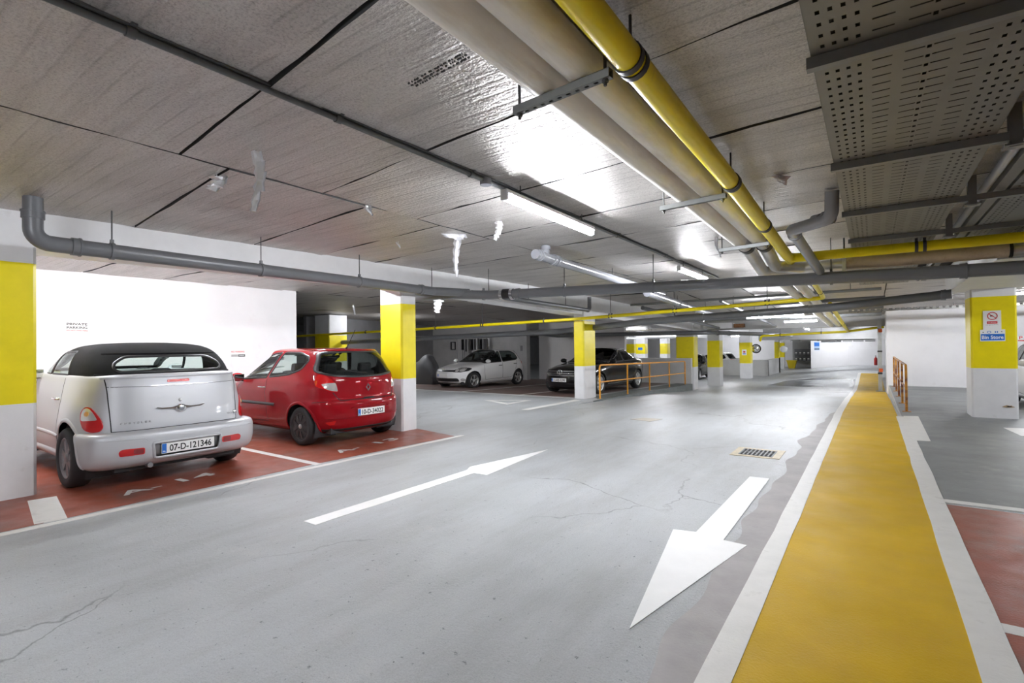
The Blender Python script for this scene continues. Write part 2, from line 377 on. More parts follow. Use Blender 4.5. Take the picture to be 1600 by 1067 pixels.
def wob(x0, x1, y0, y1, amp, step, sd):
    out = []
    for y in rng(y0, y1, step): out.append((x0 + (x1 - x0) * (y - y0) / (y1 - y0) + amp * noise.noise((sd, y * 1.7, 0)), y))
    return out
# bare concrete strip beside the walkway with a ragged paint edge
coat('floor_bare_strip', M['bare'], [(-.6, -1)] + [(-.6, 13.4)] + (wob(-.84, -.90, -1, 9, .10, .08, 3.3) + wob(-.90, -.68, 9.1, 13.4, .08, .08, 3.3))[::-1], .002, 'strip of bare concrete with ragged paint edge beside the walkway', step=50)
coat('floor_walkway', M['walk'], [(-.6, -2), (.40, -2), (.40, 35), (-.6, 35)], .005, 'long yellow painted walkway running to the far wall', 'walkway')
coat('floor_walkway_line', M['line'], wob(-.665, -.665, -2, 35.2, .012, .5, 1.1) + wob(-.53, -.53, -2, 35.2, .012, .5, 2.1)[::-1], .008, 'white line along the aisle side of the yellow walkway')
coat('floor_walkway_line', M['line'], wob(.375, .375, -2, 12.9, .012, .5, 5.1) + wob(.535, .535, -2, 12.9, .012, .5, 6.1)[::-1], .008, 'white line between the yellow walkway and the red bays')
coat('floor_marking', M['line'], [(.50, 9.85), (.70, 9.9), (.74, 13.1), (.50, 13.0)], .0085, 'short broad white bar beside the walkway before the right railing')
# red bays
coat('floor_bay_paint', M['red'], [(-12, -3), (-5.97, -3), (-5.95, 3.9), (-5.78, 6.5), (-7.0, 6.75), (-12, 6.9)], .003, 'red painted parking bays in front of the white wall', 'parking bay')
coat('floor_bay_paint', M['red'], [(.5, -3), (6, -3), (6, 6.15), (.5, 6.15)], .003, 'red painted bay to the right of the walkway', 'parking bay')
coat('floor_bay_paint', M['red_dull'], [(-20, 13.25), (-7.1, 13.3), (-7.1, 21.8), (-20, 21.8)], .003, 'dull red bays under the white hatchback and black saloon', 'parking bay')
coat('floor_kerb_strip', M['kerb'], [(-6.86, 13.85), (-6.203, 13.1), (-6.203, 21.95), (-6.86, 21.95)], .004, 'worn grey concrete strip along the raised kerb under the left railing')
m = MB(); ys = rng(12.6, 21.98, .6); m.add([(-6.19, y, f(-6.19, y) + e) for y in ys for f, e in ((zaisle, -.02), (zbay, .004))], [(2 * i, 2 * i + 2, 2 * i + 3, 2 * i + 1) for i in range(len(ys) - 1)]); m.add([(-6.22, y, zbay(0, y) + .004) for y in ys] + [(-6.19, y, zbay(0, y) + .004) for y in ys], [(i, i + 1, len(ys) + i + 1, len(ys) + i) for i in range(len(ys) - 1)]); struct('kerb', m, M['kerb'], 'grey raised kerb face below the left railing', 'kerb')
line('floor_marking', -5.99, -3, -5.70, 6.62, .085, 'long white line along the front of the left red bays')
coat('floor_side_area', M['side'], [(.537, 6.28), (11.9, 6.28), (11.9, 21.95), (.47, 21.95), (.47, 13.0), (.537, 12.9)], .002, 'darker worn grey floor around the right pillar', 'floor area')
line('floor_marking', -6.95, 1.52, -5.95, 1.36, .22, 'white bay divider in front of the nearest left pillar', .004)
line('floor_marking', -11.9, 4.02, -5.88, 3.98, .10, 'white bay divider between silver car and red hatchback', .004)
line('floor_marking', .5, 6.28, 4.5, 6.34, .12, 'white line across the end of the right red bay')
line('floor_marking', .5, 3.66, 4.5, 3.66, .11, 'white divider line across the right red bay')
line('floor_marking', -20, 13.02, -7.0, 13.06, .09, 'white line in front of the white hatchback bay')
line('floor_marking', -11.35, 13.1, -11.1, 20.8, .09, 'white divider beside the white hatchback', .006)
line('floor_marking', -8.95, 13.1, -8.9, 20.8, .09, 'white divider beside the black saloon', .006)
line('floor_marking', -6.72, 10.05, -6.66, 12.6, .2, 'white give way stop line before the third pillar')
coat('floor_marking', M['line'], [(1.83, 12.1), (2.6, 12.3), (2.6, 11.3), (1.9, 11.2)], .004, 'white patch of paint in front of the right pillar')
def tri(o, inn):
    for i in range(3):
        j = (i + 1) % 3
        yield [o[i], o[j], inn[j], inn[i]]
m = MB()
O_, I_ = [(-8.95, 11.3), (-7.72, 11.95), (-7.72, 10.72)], [(-8.62, 11.3), (-7.86, 11.71), (-7.86, 10.95)]
for q in tri(O_, I_): m.add([(a, b, zf(a, b) + .005) for a, b in q], [(0, 1, 2, 3)])
struct('floor_marking', m, M['line'], 'white give way triangle painted on the cross aisle', 'floor marking')
coat('floor_arrow', M['arrow'], [(-4.06, 2.6), (-3.89, 2.6), (-3.89, 4.72), (-3.70, 4.72), (-3.86, 6.36), (-4.13, 4.93), (-4.05, 4.78)], .004, 'white arrow pointing away down the left lane', 'floor arrow')
coat('floor_arrow', M['arrow'], [(-1.15, 6.27), (-.95, 6.29), (-.95, 4.13), (-.78, 4.12), (-1.07, 2.57), (-1.34, 4.15), (-1.17, 4.19)], .004, 'white arrow pointing back towards the camera beside walkway', 'floor arrow')
coat('floor_marking', pm('worn_tan_patch', (.42, .38, .32), .6), [(-4.02, 9.84), (-3.87, 10.16), (-3.47, 10.18), (-3.57, 9.74)], .004, 'small tan cover patch in the middle of the aisle')
coat('floor_dark_patch', pm('dark_aisle_patch', (.10, .105, .11), .25, var=.3, vs=1), [(-4.2, 27.5), (-2.4, 26.5), (-.7, 27), (-.7, 31), (-2.2, 32.5), (-3.8, 31)], .004, 'dark patch on the aisle floor near the far wall')  # darker, smoother patch laid on the aisle floor
for t, x, y, dy, lab in (('A-', -6.44, 2.20, .40, 'white letter and dash of the bay number behind silver car'), ('14', -6.53, 2.80, .40, 'white digits fourteen painted behind the silver car'),
                         ('A-', -6.34, 4.76, .42, 'white letter and dash of the bay number behind red hatchback'), ('13', -6.42, 5.58, .46, 'white digits thirteen painted behind the red hatchback')):
    m = MB(); write(m, t, frame((x, y, .0075), (-.1, 1, 0), (-1, -.1, 0)), .20, dy); struct('floor_marking', m, M['line'], lab, 'floor marking')
# drain
t = thing('floor_drain', 'iron floor drain grating in pale frame beside the arrow', 'drain', (-1.3, 7.67, 0))
m = MB(); m.bx(-1.6, -1.5, 7.36, 7.98, 0, .006); m.bx(-1.1, -1.0, 7.4, 8.0, 0, .006); m.bx(-1.5, -1.1, 7.38, 7.46, 0, .006); m.bx(-1.5, -1.1, 7.90, 7.98, 0, .006)
m.build('frame', pm('drain_frame', (.55, .47, .32), .5, var=.2, vs=20), t)
m = MB(); m.bx(-1.5, -1.1, 7.46, 7.9, .0005, .003)
m.build('gully', M['dark'], t)
m = MB()
for k in range(9): m.bx(-1.5 + k * .05 - .009, -1.5 + k * .05 + .009, 7.46, 7.9, .003, .010)
m.bx(-1.5, -1.1, 7.67, 7.69, .003, .010)
m.build('grating', M['strut'], t)

# ------------------------------------------------------------------ ceiling of insulation boards
mb = MB()
def board(c, sag=.012, n=8, th=.05):
    """c: four corners (x,y); a slightly buckled board"""
    sd = random.random() * 50; tx, ty = random.uniform(-.006, .006), random.uniform(-.006, .006)
    vs = []
    for j in range(n + 1):
        for i in range(n + 1):
            u, w = i / n, j / n
            x = (c[0][0] * (1 - u) + c[1][0] * u) * (1 - w) + (c[3][0] * (1 - u) + c[2][0] * u) * w
            y = (c[0][1] * (1 - u) + c[1][1] * u) * (1 - w) + (c[3][1] * (1 - u) + c[2][1] * u) * w
            e = max(abs(u - .5), abs(w - .5)) * 2
            z = zc(y) + sag * noise.noise((x * 1.3 + sd, y * 1.3, sd)) - (.018 * e ** 6) * (.2 + abs(noise.noise((x * 2, y * 2, sd)))) + tx * (u - .5) + ty * (w - .5)
            vs.append((x, y, z))
    k = n + 1
    mb.add(vs, [(j * k + i, (j + 1) * k + i, (j + 1) * k + i + 1, j * k + i + 1) for j in range(n) for i in range(n)], 0, True)
    rim = [i for i in range(k)] + [j * k + n for j in range(1, k)] + [n * k + i for i in range(n - 1, -1, -1)] + [j * k for j in range(n - 1, 0, -1)]
    vv = [vs[i] for i in rim]; r = len(vv)
    mb.add(vv + [(a, b, z + th) for a, b, z in vv], [(i, (i + 1) % r, r + (i + 1) % r, r + i) for i in range(r)], 1)  # rims coloured dark: the shade of the board joints is in their colour
def column_of_boards(x0, x1, ys, slope=-.11, gap=.011):
    xm = -4.2
    for a, b in zip(ys, ys[1:]):
        f = lambda x, y: y + slope * (x - xm)
        g = gap
        board([(x0 + g, f(x0, a) + g), (x1 - g, f(x1, a) + g), (x1 - g, f(x1, b) - g), (x0 + g, f(x0, b) - g)])
ysA = [-6, -4.6, -3.3, -2.0, -.7, .62, 2.06, 3.46, 4.52, 5.5, 6.8, 8.1, 9.4, 10.7, 12.0, 13.4]
column_of_boards(-7.3, -4.22, ysA); 
ysB = [-6] + [-4.4 + 1.22 * k for k in range(15)]
for x0, x1 in ((-4.22, -2.72), (-2.72, -1.2), (-1.2, .3), (.3, 1.8), (1.8, 3.3), (3.3, 4.8), (4.8, 8.5)):
    column_of_boards(x0, x1, ysB)
for y in rng(13.7, 55, 2.5)[:-1]:
    for x in (-32, -26, -20, -14, -10, -7, -4.2, -2.7, -1.2, .3, 2.5, 6): board([(x + .01, y + .01), (x + [6, 6, 6, 4, 3, 2.8, 1.5, 1.5, 1.5, 2.2, 3.5, 3][[-32, -26, -20, -14, -10, -7, -4.2, -2.7, -1.2, .3, 2.5, 6].index(x)] - .01, y + .01),
                                                                          (x + [6, 6, 6, 4, 3, 2.8, 1.5, 1.5, 1.5, 2.2, 3.5, 3][[-32, -26, -20, -14, -10, -7, -4.2, -2.7, -1.2, .3, 2.5, 6].index(x)] - .01, y + 2.49), (x + .01, y + 2.49)], .02, 4)
for y in rng(-6, 13.7, 1.3)[:-1]:
    for x, w in ((-12, 2.4), (-9.6, 2.4)): board([(x + .008, y + .008), (x + w - .008, y + .008), (x + w - .008, y + 1.29), (x + .008, y + 1.29)], .02, 5)
for y in rng(7.6, 13.7, 2)[:-1]:
    for x in (-32, -27, -22, -17): board([(x + .01, y + .01), (x + 4.99, y + .01), (x + 4.99, y + 1.99), (x + .01, y + 1.99)], .02, 4)
struct('ceiling', mb, [M['foil'], M['slab']])
m = MB(); m.bx(-32, 12, -7, 14, 3.06, 3.2)
for y in rng(14, 56, 3)[:-1]: m.add([(-32, y, zc(y) + .08), (12, y, zc(y) + .08), (12, y + 3, zc(y + 3) + .08), (-32, y + 3, zc(y + 3) + .08)], [(0, 1, 2, 3)])
struct('ceiling_slab', m, M['slab'])

# ------------------------------------------------------------------ walls, pillars, beams
m = MB(); m.bx(-12.25, -12, -7, 7.52, 0, 3.0); struct('wall_left', m, M['wallwhite'], 'bright white wall behind the silver car and red hatchback', 'wall')
m = MB(); m.bx(.42, 12, KE, KE + 2.3, -.5, 2.62); struct('wall_right', m, M['wallwhite'], 'white wall behind the right railing and pillar', 'wall')
m = MB(); m.bx(-3.9, 3, 46, 46.3, -.7, 2.6); struct('wall_back', m, M['wallwhite'], 'white wall closing the far end of the aisle', 'wall')
m = MB(); m.bx(-5.6, -3.9, 50, 50.3, -.8, 2.6); struct('wall_recess', m, M['grey_wall'], 'grey recess wall of meters at the far end', 'wall')
m = MB(); m.bx(-30, -5.6, 52, 52.3, -.8, 2.6); struct('wall_back_left', m, M['wallwhite'], 'white wall far behind the black saloon', 'wall')
m = MB(); m.bx(-20.0, -13.75, 20.8, 21.1, -.2, 2.9); struct('wall_bay', m, M['grey_wall'], 'grey wall behind the white hatchback', 'wall')
m = MB(); m.bx(-13.8, -9.2, 22, 22.2, -.6, 2.9); struct('wall_bay', m, M['wallwhite'], 'white wall behind the black saloon bonnet', 'wall')
m = MB(); m.bx(-9.2, -6.25, 22, 22.2, -.6, .92); struct('wall_low', m, M['pale_grey'], 'low grey wall behind the railing and black saloon', 'wall')
m = MB(); m.bx(-8.4, -5.5, 36.6, 36.8, -.7, .44); struct('wall_low', m, M['pale_grey'], 'low grey panel wall hiding a white van', 'wall')
m = MB(); m.bx(-8.4, -8.2, 36.6, 46, -.7, .44); m.bx(-5.7, -5.5, 36.6, 42, -.7, .44); struct('wall_low', m, M['pale_grey'], 'side return of the low grey wall by the far pillars', 'wall')
m = MB(); m.bx(-32.2, -32, -7, 56, -1, 3.1); struct('wall_far_left', m, M['dark_wall'])
m = MB(); m.bx(12, 12.2, -7, 56, -1, 3.1); struct('wall_far_right', m, M['wallwhite'])
m = MB(); m.bx(-32, 12, -7.2, -7, -1, 3.1); struct('wall_behind', m, M['grey_wall'])
m = MB(); m.bx(-32, 12, 56, 56.2, -1, 3.1); struct('wall_end', m, M['dark_wall'])
m = MB(); m.bx(-20.2, -20, 13, 21, -.2, 2.9); struct('wall_bay', m, M['dark_wall'], 'dark side wall at the end of the far left bays', 'wall')

def pillar(x0, x1, y0, y1, zb, z1, z2, zt, label, ch=.03):
    """square pillar with chamfered corners: white foot, yellow band, white head"""
    m = MB()
    P = [(x0 + ch, y0), (x1 - ch, y0), (x1, y0 + ch), (x1, y1 - ch), (x1 - ch, y1), (x0 + ch, y1), (x0, y1 - ch), (x0, y0 + ch)]
    for a, b, k in ((zb, z1, 0), (z1, z2, 1), (z2, zt, 0)):
        n = 8; vs = [(p[0], p[1], a) for p in P] + [(p[0], p[1], b) for p in P]
        m.add(vs, [(i, (i + 1) % n, n + (i + 1) % n, n + i) for i in range(n)], k)
    m.add([(p[0], p[1], zt) for p in P], [tuple(range(8))])
    return struct('pillar', m, [M['white'], M['yellow']], label, 'pillar')
pillar(-7.78, -7.19, .80, 1.535, -.02, .965, 2.425, 2.62, 'yellow and white pillar beside the silver car')
pillar(-7.47, -6.88, 6.36, 6.73, -.02, .94, 2.29, 2.62, 'yellow and white pillar beside the red hatchback')
pillar(-7.0, -6.67, 13.03, 13.78, -.08, .915, 2.2, 2.62, 'yellow and white pillar in front of the black saloon')
pillar(-7.0, -6.23, 22.4, 23.0, -.6, .53, 1.83, 2.62, 'yellow and white pillar at the far end of the left railing')
pillar(-6.66, -6.08, 26.2, 26.9, -.7, .37, 1.67, 2.6, 'yellow and white pillar next beyond the railing')
pillar(-6.6, -5.98, 33.4, 34.1, -.7, .32, 1.575, 2.5, 'yellow pillar with small notice in front of low wall')
pillar(-5.78, -5.5, 41.2, 41.9, -.7, .35, 1.6, 2.5, 'thin yellow pillar beside the low grey wall end')
pillar(-6.3, -5.9, 47.2, 47.8, -.7, .35, 1.55, 2.5, 'distant yellow pillar next to the yellow bin')
pillar(1.60, 2.27, 13.5, 14.2, -.02, .968, 2.365, 2.62, 'yellow and white pillar carrying the blue sign')
pillar(.26, .36, 31.2, 32.2, -.5, .55, 1.75, 2.5, 'sliver of yellow pillar beyond the grey steel post')
PR = bpy.data.objects['pillar.%03d' % (sum(1 for o in bpy.data.objects if o.name.startswith('pillar')) - 2)]
m = MB(); F = frame((2.12, 13.495, .24), (1, 0, 0), (0, 0, 1)); q0 = [(.085 * math.cos(TAU * k / 14) * (1 + .25 * math.sin(5 * k)), .022 * math.sin(TAU * k / 14) * (1 + .4 * math.cos(3 * k))) for k in range(14)]
m.add([F @ V((a, b, .002)) for a, b in q0], [tuple(range(14))], 0); m.add([F @ V((a * .5 + .01, b * .5, .004)) for a, b in q0], [tuple(range(14))], 1)
m.build('chipped_patch', [pm('brown_scar', (.45, .33, .20), .7), M['dark']], PR)
pillar(-19.4, -18.4, 13.0, 13.9, -.05, .95, 2.05, 2.9, 'dim yellow pillar seen above the red hatchback roof')
for x0, x1, y, lab in ((-14.2, -13.5, 36, 'far yellow pillar with small blue sign above the saloon'), (-12.4, -11.85, 36, 'far yellow pillar in the middle above the black saloon'), (-11.2, -10.7, 37, 'far yellow pillar just left of the railing end pillar'), (-16.2, -15.5, 39, 'short looking far yellow pillar above the saloon roof')):
    pillar(x0, x1, y, y + .6, -.7, .85, 1.58, 2.5, lab)

def beam(pts, w, z0, name, mat, lab=None, top=.5):
    m = MB()
    for (x, y), (x2, y2) in zip(pts, pts[1:]):
        za = z0(y) if callable(z0) else z0; zb_ = z0(y2) if callable(z0) else z0
        vs = [(x, y, za), (x - w, y, za), (x2 - w, y2, zb_), (x2, y2, zb_)]
        m.add(vs + [(a, b, c + top) for a, b, c in vs], [(0, 1, 2, 3), (0, 3, 7, 4), (1, 5, 6, 2), (0, 4, 5, 1), (2, 6, 7, 3), (4, 7, 6, 5)])
    return struct(name, m, mat, lab, 'beam')
bz = lambda y: 2.6 if y < 9 else 2.6 - min(.24, (y - 9) * .055) if y < 14 else 2.36 - .0315 * min(8.6, y - 14)
beam([(-7.22, -6), (-7.2, 1.3), (-6.89, 6.7), (-6.68, 13.8), (-6.28, 23), (-6.05, 34), (-5.5, 50)], .6, bz, 'beam', M['white'], 'white concrete beam over the row of left pillars', .6)
beam([(2.4, 8.75), (2.4, 14.2)], 1.1, 2.52, 'beam', M['white'], 'cream concrete beam over the right pillar', .5)
m = MB(); m.bx(-6.2, .6, 24.5, 25.0, 2.14, 2.7); struct('beam', m, M['grey_wall'], 'grey cross beam over the ramp', 'beam')
m = MB(); m.bx(-6.2, 1.5, 37.5, 38.0, 1.72, 2.7); struct('beam', m, M['grey_wall'], 'grey cross beam near the far wall', 'beam')
# ------------------------------------------------------------------ pipes and services under the ceiling
def ring(m, p, d, r, w, mi=0, n=18):
    d = V(d).normalized(); p = V(p)
    m.tube([p - d * w / 2, p + d * w / 2], r, n, mi)
def pipe(name, label, cat, pts, r, mat, br=.12, collars=(), clamps=(), rods=(), group=None, clampmat=None, n=16, cw=.07):
    """collars, clamps: (point, direction); rods: (x, y, z0, z1)"""
    t = thing(name, label, cat, pts[0], group=group)
    m = MB(); m.tube(bend(pts, br) if len(pts) > 2 else pts, r, n); m.build('run', mat, t)
    for p, d in collars:
        m = MB(); ring(m, p, d, r * 1.13, cw); ring(m, V(p) + V(d).normalized() * cw * .45, d, r * 1.2, cw * .22); m.build('collar', mat, t)
    for p, d in clamps:
        m = MB(); ring(m, p, d, r * 1.14, .035); m.box(V(p) + V((0, 0, r * 1.25)), (.03, .03, .05)); m.build('clamp', clampmat or M['clamp'], t)
    for x, y, z0, z1 in rods:
        m = MB(); m.tube([(x, y, z0), (x, y, z1)], .007, 6); m.build('hanger_rod', M['rod'], t)
    return t
Yd, Xd = (0, 1, 0), (1, 0, 0)
xl = lambda y: -6.45 - .022 * (y - 1.5)
pipe('drain_pipe', 'grey plastic drain pipe running along the left beam', 'pipe',
     [(-6.5, 1.36, 3.0), (-6.5, 1.36, 2.545), (-6.6, 6.9, 2.535), (-6.28, 7.52, 2.53)], .078, M['pvc'], .13,
     collars=[((-6.5, 1.36, 2.80), (0, 0, 1)), ((-6.505, 1.68, 2.545), Yd), ((-6.59, 6.55, 2.535), Yd)],
     clamps=[((-6.51, 1.98, 2.545), Yd), ((-6.54, 3.6, 2.54), Yd), ((-6.57, 5.2, 2.538), Yd)],
     rods=[(-6.51, 1.98, 2.62, 2.98), (-6.54, 3.6, 2.62, 2.98), (-6.57, 5.2, 2.61, 2.98), (-6.6, 6.85, 2.6, 2.98)], clampmat=M['pvc'])
pipe('drain_pipe', 'short grey drain branch turning back behind the red hatchback pillar', 'pipe',
     [(-6.45, 7.4, 2.50), (-6.9, 7.25, 2.49), (-7.9, 7.3, 2.50)], .075, M['pvc'], .12, collars=[((-6.75, 7.32, 2.49), (1, .25, 0))])
pipe('drain_pipe', 'long grey plastic drain pipe crossing the aisle below the ceiling', 'pipe',
     [(-6.5, 7.35, 2.50), (-5.89, 7.66, 2.475), (-2.88, 8.1, 2.435), (.5, 8.50, 2.39), (1.6, 8.55, 2.375), (6.5, 8.8, 2.32)], .085, M['pvc'], .3,
     collars=[((-5.3, 7.75, 2.467), (1, .14, 0)), ((.95, 8.53, 2.384), Xd), ((1.75, 8.56, 2.373), Xd)],
     clamps=[((-6.0, 7.62, 2.478), (1, .3, 0)), ((-2.88, 8.1, 2.435), (1, .13, 0)), ((-4.4, 7.88, 2.455), (1, .14, 0)), ((-.45, 8.4, 2.40), (1, .1, 0))],
     rods=[(-5.9, 7.65, 2.55, 2.98), (-2.88, 8.1, 2.51, 2.98), (-4.4, 7.88, 2.53, 2.98), (-.45, 8.4, 2.48, 2.98)], clampmat=M['pvc'])
# the banded rubber coupling on the crossing drain
t = thing('pipe_coupling', 'black rubber coupling with bright bands on the crossing drain', 'coupling', (-5.45, 7.73, 2.47))
d = V((1, .14, -.012)).normalized()
m = MB(); m.tube([V((-5.52, 7.715, 2.471)) - d * .13, V((-5.52, 7.715, 2.471)) + d * .13], .098, 20); m.build('sleeve', M['black'], t)
for s in (-.105, .105):
    m = MB()
    for k in range(24):
        a = TAU * k / 24; u = V((-d.y, d.x, 0)).normalized(); w = V((0, 0, 1))
        p = V((-5.52, 7.715, 2.471)) + d * s + (u * math.cos(a) + w * math.sin(a)) * .1
        m.tube([p - d * .028, p + d * .028], .005, 5)
    m.build('band', M['housing'], t)
pipe('drain_pipe', 'thin grey drain pipe tucked against the left beam above third pillar', 'pipe',
     [(-6.52, 7.9, 2.58), (-6.42, 12.9, 2.48), (-6.42, 12.9, 2.85)], .055, M['pvc'], .1, collars=[((-6.42, 12.78, 2.484), Yd)], rods=[(-6.48, 9.9, 2.59, 2.95), (-6.45, 11.6, 2.56, 2.95)])
pipe('drain_pipe', 'pale grey drain pipe with tee hanging from the ceiling past the lit tube', 'pipe',
     [(-3.87, 6.1, 2.80), (-3.9, 6.9, 2.785), (-4.05, 12.0, 2.70)], .07, M['pvc_light'], .2,
     collars=[((-3.875, 6.2, 2.80), Yd), ((-3.885, 6.62, 2.79), Yd), ((-3.89, 6.75, 2.79), Yd)], rods=[(-3.99, 9.0, 2.8, 2.98)])
m = MB(); m.tube([(-3.88, 6.4, 2.8), (-3.88, 6.4, 2.99)], .06, 16); ring(m, (-3.88, 6.4, 2.93), (0, 0, 1), .075, .05)
bpy.data.objects['drain_pipe.004']; m.build('tee', M['pvc_light'], bpy.data.objects['drain_pipe.004'])
pipe('drain_pipe', 'pale grey drain pipe with open clips beyond the crossing drain', 'pipe',
     [(-3.95, 10.7, 2.62), (-4.25, 17.4, 2.45)], .085, M['pvc_light'], .2, collars=[((-4.06, 13.2, 2.555), Yd), ((-4.09, 13.9, 2.54), Yd)], rods=[(-4.02, 12.2, 2.68, 2.98)])
pipe('drain_pipe', 'pale grey elbow drain pipe beneath the edge of the cable tray', 'pipe',
     [(-.29, 5.75, 2.95), (-.30, 5.8, 2.70), (-.68, 6.15, 2.70), (-.66, 7.0, 2.66), (-.58, 8.3, 2.5)], .06, M['pvc_light'], .09,
     collars=[((-.42, 5.94, 2.717), (-.43, .35, 0)), ((-.33, 5.87, 2.722), (-.43, .35, 0)), ((-.675, 6.35, 2.69), Yd)])
pipe('drain_pipe', 'dark grey drain pipe behind the thin yellow gas pipe', 'pipe',
     [(-20, 13.6, 1.72), (-7.93, 13.95, 1.95), (-5.1, 13.35, 2.12), (-.7, 13.3, 2.28), (1.28, 13.0, 2.42), (1.25, 13.0, 2.52)][0:5], .09, M['pvc'], .3,
     collars=[((-3.5, 13.33, 2.175), Xd), ((-1.2, 13.3, 2.262), Xd), ((1.15, 13.02, 2.41), Xd)], rods=[(-4.2, 13.34, 2.2, 2.9), (-2, 13.32, 2.3, 2.9)])
pipe('drain_pipe', 'dark drain pipe crossing beyond the railing towards the white pillars', 'pipe',
     [(-13.0, 20.5, 2.1), (-11.9, 20.6, 1.98), (-6.9, 21.9, 1.99), (-5.6, 22.3, 1.99), (-3.4, 30, 1.92)], .09, M['pvc'], .3, collars=[((-5.4, 23.0, 1.98), (.28, 1, 0)), ((-5.15, 23.9, 1.97), (.28, 1, 0))])

# smaller services over the ramp
def run(name, label, cat, pts, r, mat, rods=()):
    t = thing(name, label, cat, pts[0]); m = MB(); m.tube(bend(pts, .12) if len(pts) > 2 else pts, r, 12); m.build('run', mat, t)
    for x, y, z in rods:
        m = MB(); m.tube([(x, y, z), (x, y, zc(y) + .02)], .008, 6); m.build('hanger_rod', M['rod'], t)
run('water_pipe', 'slim grey pipe across the ramp ceiling, first behind the thin gas pipe', 'pipe', [(-5.9, 14.6, 2.70), (.2, 14.6, 2.74)], .035, M['strut'], [(-4.5, 14.6, 2.71), (-.4, 14.6, 2.74)])
run('water_pipe', 'slim dark pipe across the ramp ceiling above the first lit tube', 'pipe', [(-5.9, 16.4, 2.61), (.3, 16.4, 2.66)], .05, M['pvc'], [(-4.2, 16.4, 2.63), (-1.7, 16.4, 2.65)])
run('water_pipe', 'dark pipe across the ramp ceiling beyond the first lit tube', 'pipe', [(-5.9, 18.9, 2.53), (.3, 18.9, 2.57)], .06, M['pvc'], [(-3.6, 18.9, 2.55), (-.6, 18.9, 2.57)])
run('water_pipe', 'long pale pipe running down over the ramp left of the lagged stubs', 'pipe', [(-3.2, 14.0, 2.62), (-3.3, 24.0, 2.22)], .045, M['pvc_light'], [(-3.22, 15.6, 2.58), (-3.28, 21, 2.36)])
run('water_pipe', 'long dark pipe running down over the ramp near the left beam', 'pipe', [(-5.3, 14.0, 2.55), (-5.4, 23.2, 2.19)], .06, M['pvc'], [(-5.33, 17, 2.45), (-5.37, 21, 2.3)])
t = thing('cable_trunking', 'dark cable trunking crossing the ceiling over the foot of the ramp', 'trunking', (-2.5, 22.6, 2.3))
m = MB(); m.bx(-5.8, .3, 22.5, 22.8, 2.46, 2.56); m.build('run', M['strut'], t)
for x in (-5, -2.6, -.4):
    m = MB(); m.tube([(x, 22.65, 2.54), (x, 22.65, zc(22.65) + .02)], .01, 6); m.build('hanger_rod', M['rod'], t)
# gas pipe
gx = lambda y: -.86 - .01 * (y - 2)
pipe('gas_pipe', 'thick yellow gas pipe overhead that turns right at an elbow', 'pipe',
     [(-.83, -4, 2.80), (-.86, 2.2, 2.765), (-.87, 4.2, 2.745), (-.93, 8.10, 2.69), (6.5, 8.15, 2.655)], .063, M['gas'], .13,
     clamps=[((-.861, 2.14, 2.766), Yd), ((-.861, 2.20, 2.766), Yd), ((-.87, 4.17, 2.745), Yd), ((-.87, 4.22, 2.745), Yd), ((-.895, 5.82, 2.722), Yd), ((-.895, 5.86, 2.722), Yd), ((.47, 8.11, 2.685), Xd), ((.55, 8.11, 2.684), Xd)],
     rods=[(-.861, 2.17, 2.82, 2.98), (-.87, 4.195, 2.8, 2.98), (-.895, 5.84, 2.78, 2.98)], n=24)
m = MB(); m.tube([(-.93, 8.0, 2.69), (-.935, 8.35, 2.69)], .06, 20); m.build('tee_stub', M['gas'], bpy.data.objects['gas_pipe'])
pipe('gas_pipe', 'thinner yellow gas pipe crossing the aisle in front of the third pillar', 'pipe',
     [(-.80, 8.9, 2.62), (-.84, 12.9, 2.47), (-3.5, 12.88, 2.365), (-7.0, 12.9, 2.25), (-13, 12.95, 2.15), (-24, 13.0, 2.02)], .045, M['gas'], .16,
     clamps=[(p, Xd) for p in ((-1.9, 12.9, 2.43), (-1.98, 12.9, 2.426), (-4.0, 12.89, 2.35), (-4.08, 12.89, 2.347), (-5.75, 12.9, 2.291), (-5.83, 12.9, 2.288), (-7.9, 12.9, 2.235), (-10.2, 12.92, 2.197), (-10.28, 12.92, 2.195), (-12.3, 12.94, 2.162), (-16, 12.95, 2.11))] + [((-.83, 11.9, 2.508), Yd)],
     rods=[(-1.94, 12.9, 2.46, 2.95), (-4.04, 12.89, 2.4, 2.95), (-5.79, 12.9, 2.33, 2.95), (-10.24, 12.92, 2.24, 2.9), (-12.3, 12.94, 2.2, 2.9)])
pipe('gas_pipe', 'far yellow gas pipe under the ceiling over the ramp', 'pipe',
     [(-.75, 13.4, 2.36), (-.82, 26.0, 1.97), (-4.17, 26.0, 1.85), (-4.25, 26.1, 1.62)], .05, M['gas'], .12,
     clamps=[((-1.8, 26, 1.935), Xd), ((-3.4, 26, 1.878), Xd), ((-.79, 20.5, 2.14), Yd)], rods=[(-1.8, 26, 1.97, 2.52), (-3.4, 26, 1.9, 2.5)])
pipe('gas_pipe', 'short far yellow gas branch running right to the wall', 'pipe', [(-.84, 26.0, 1.975), (.42, 26.0, 2.13)], .05, M['gas'])

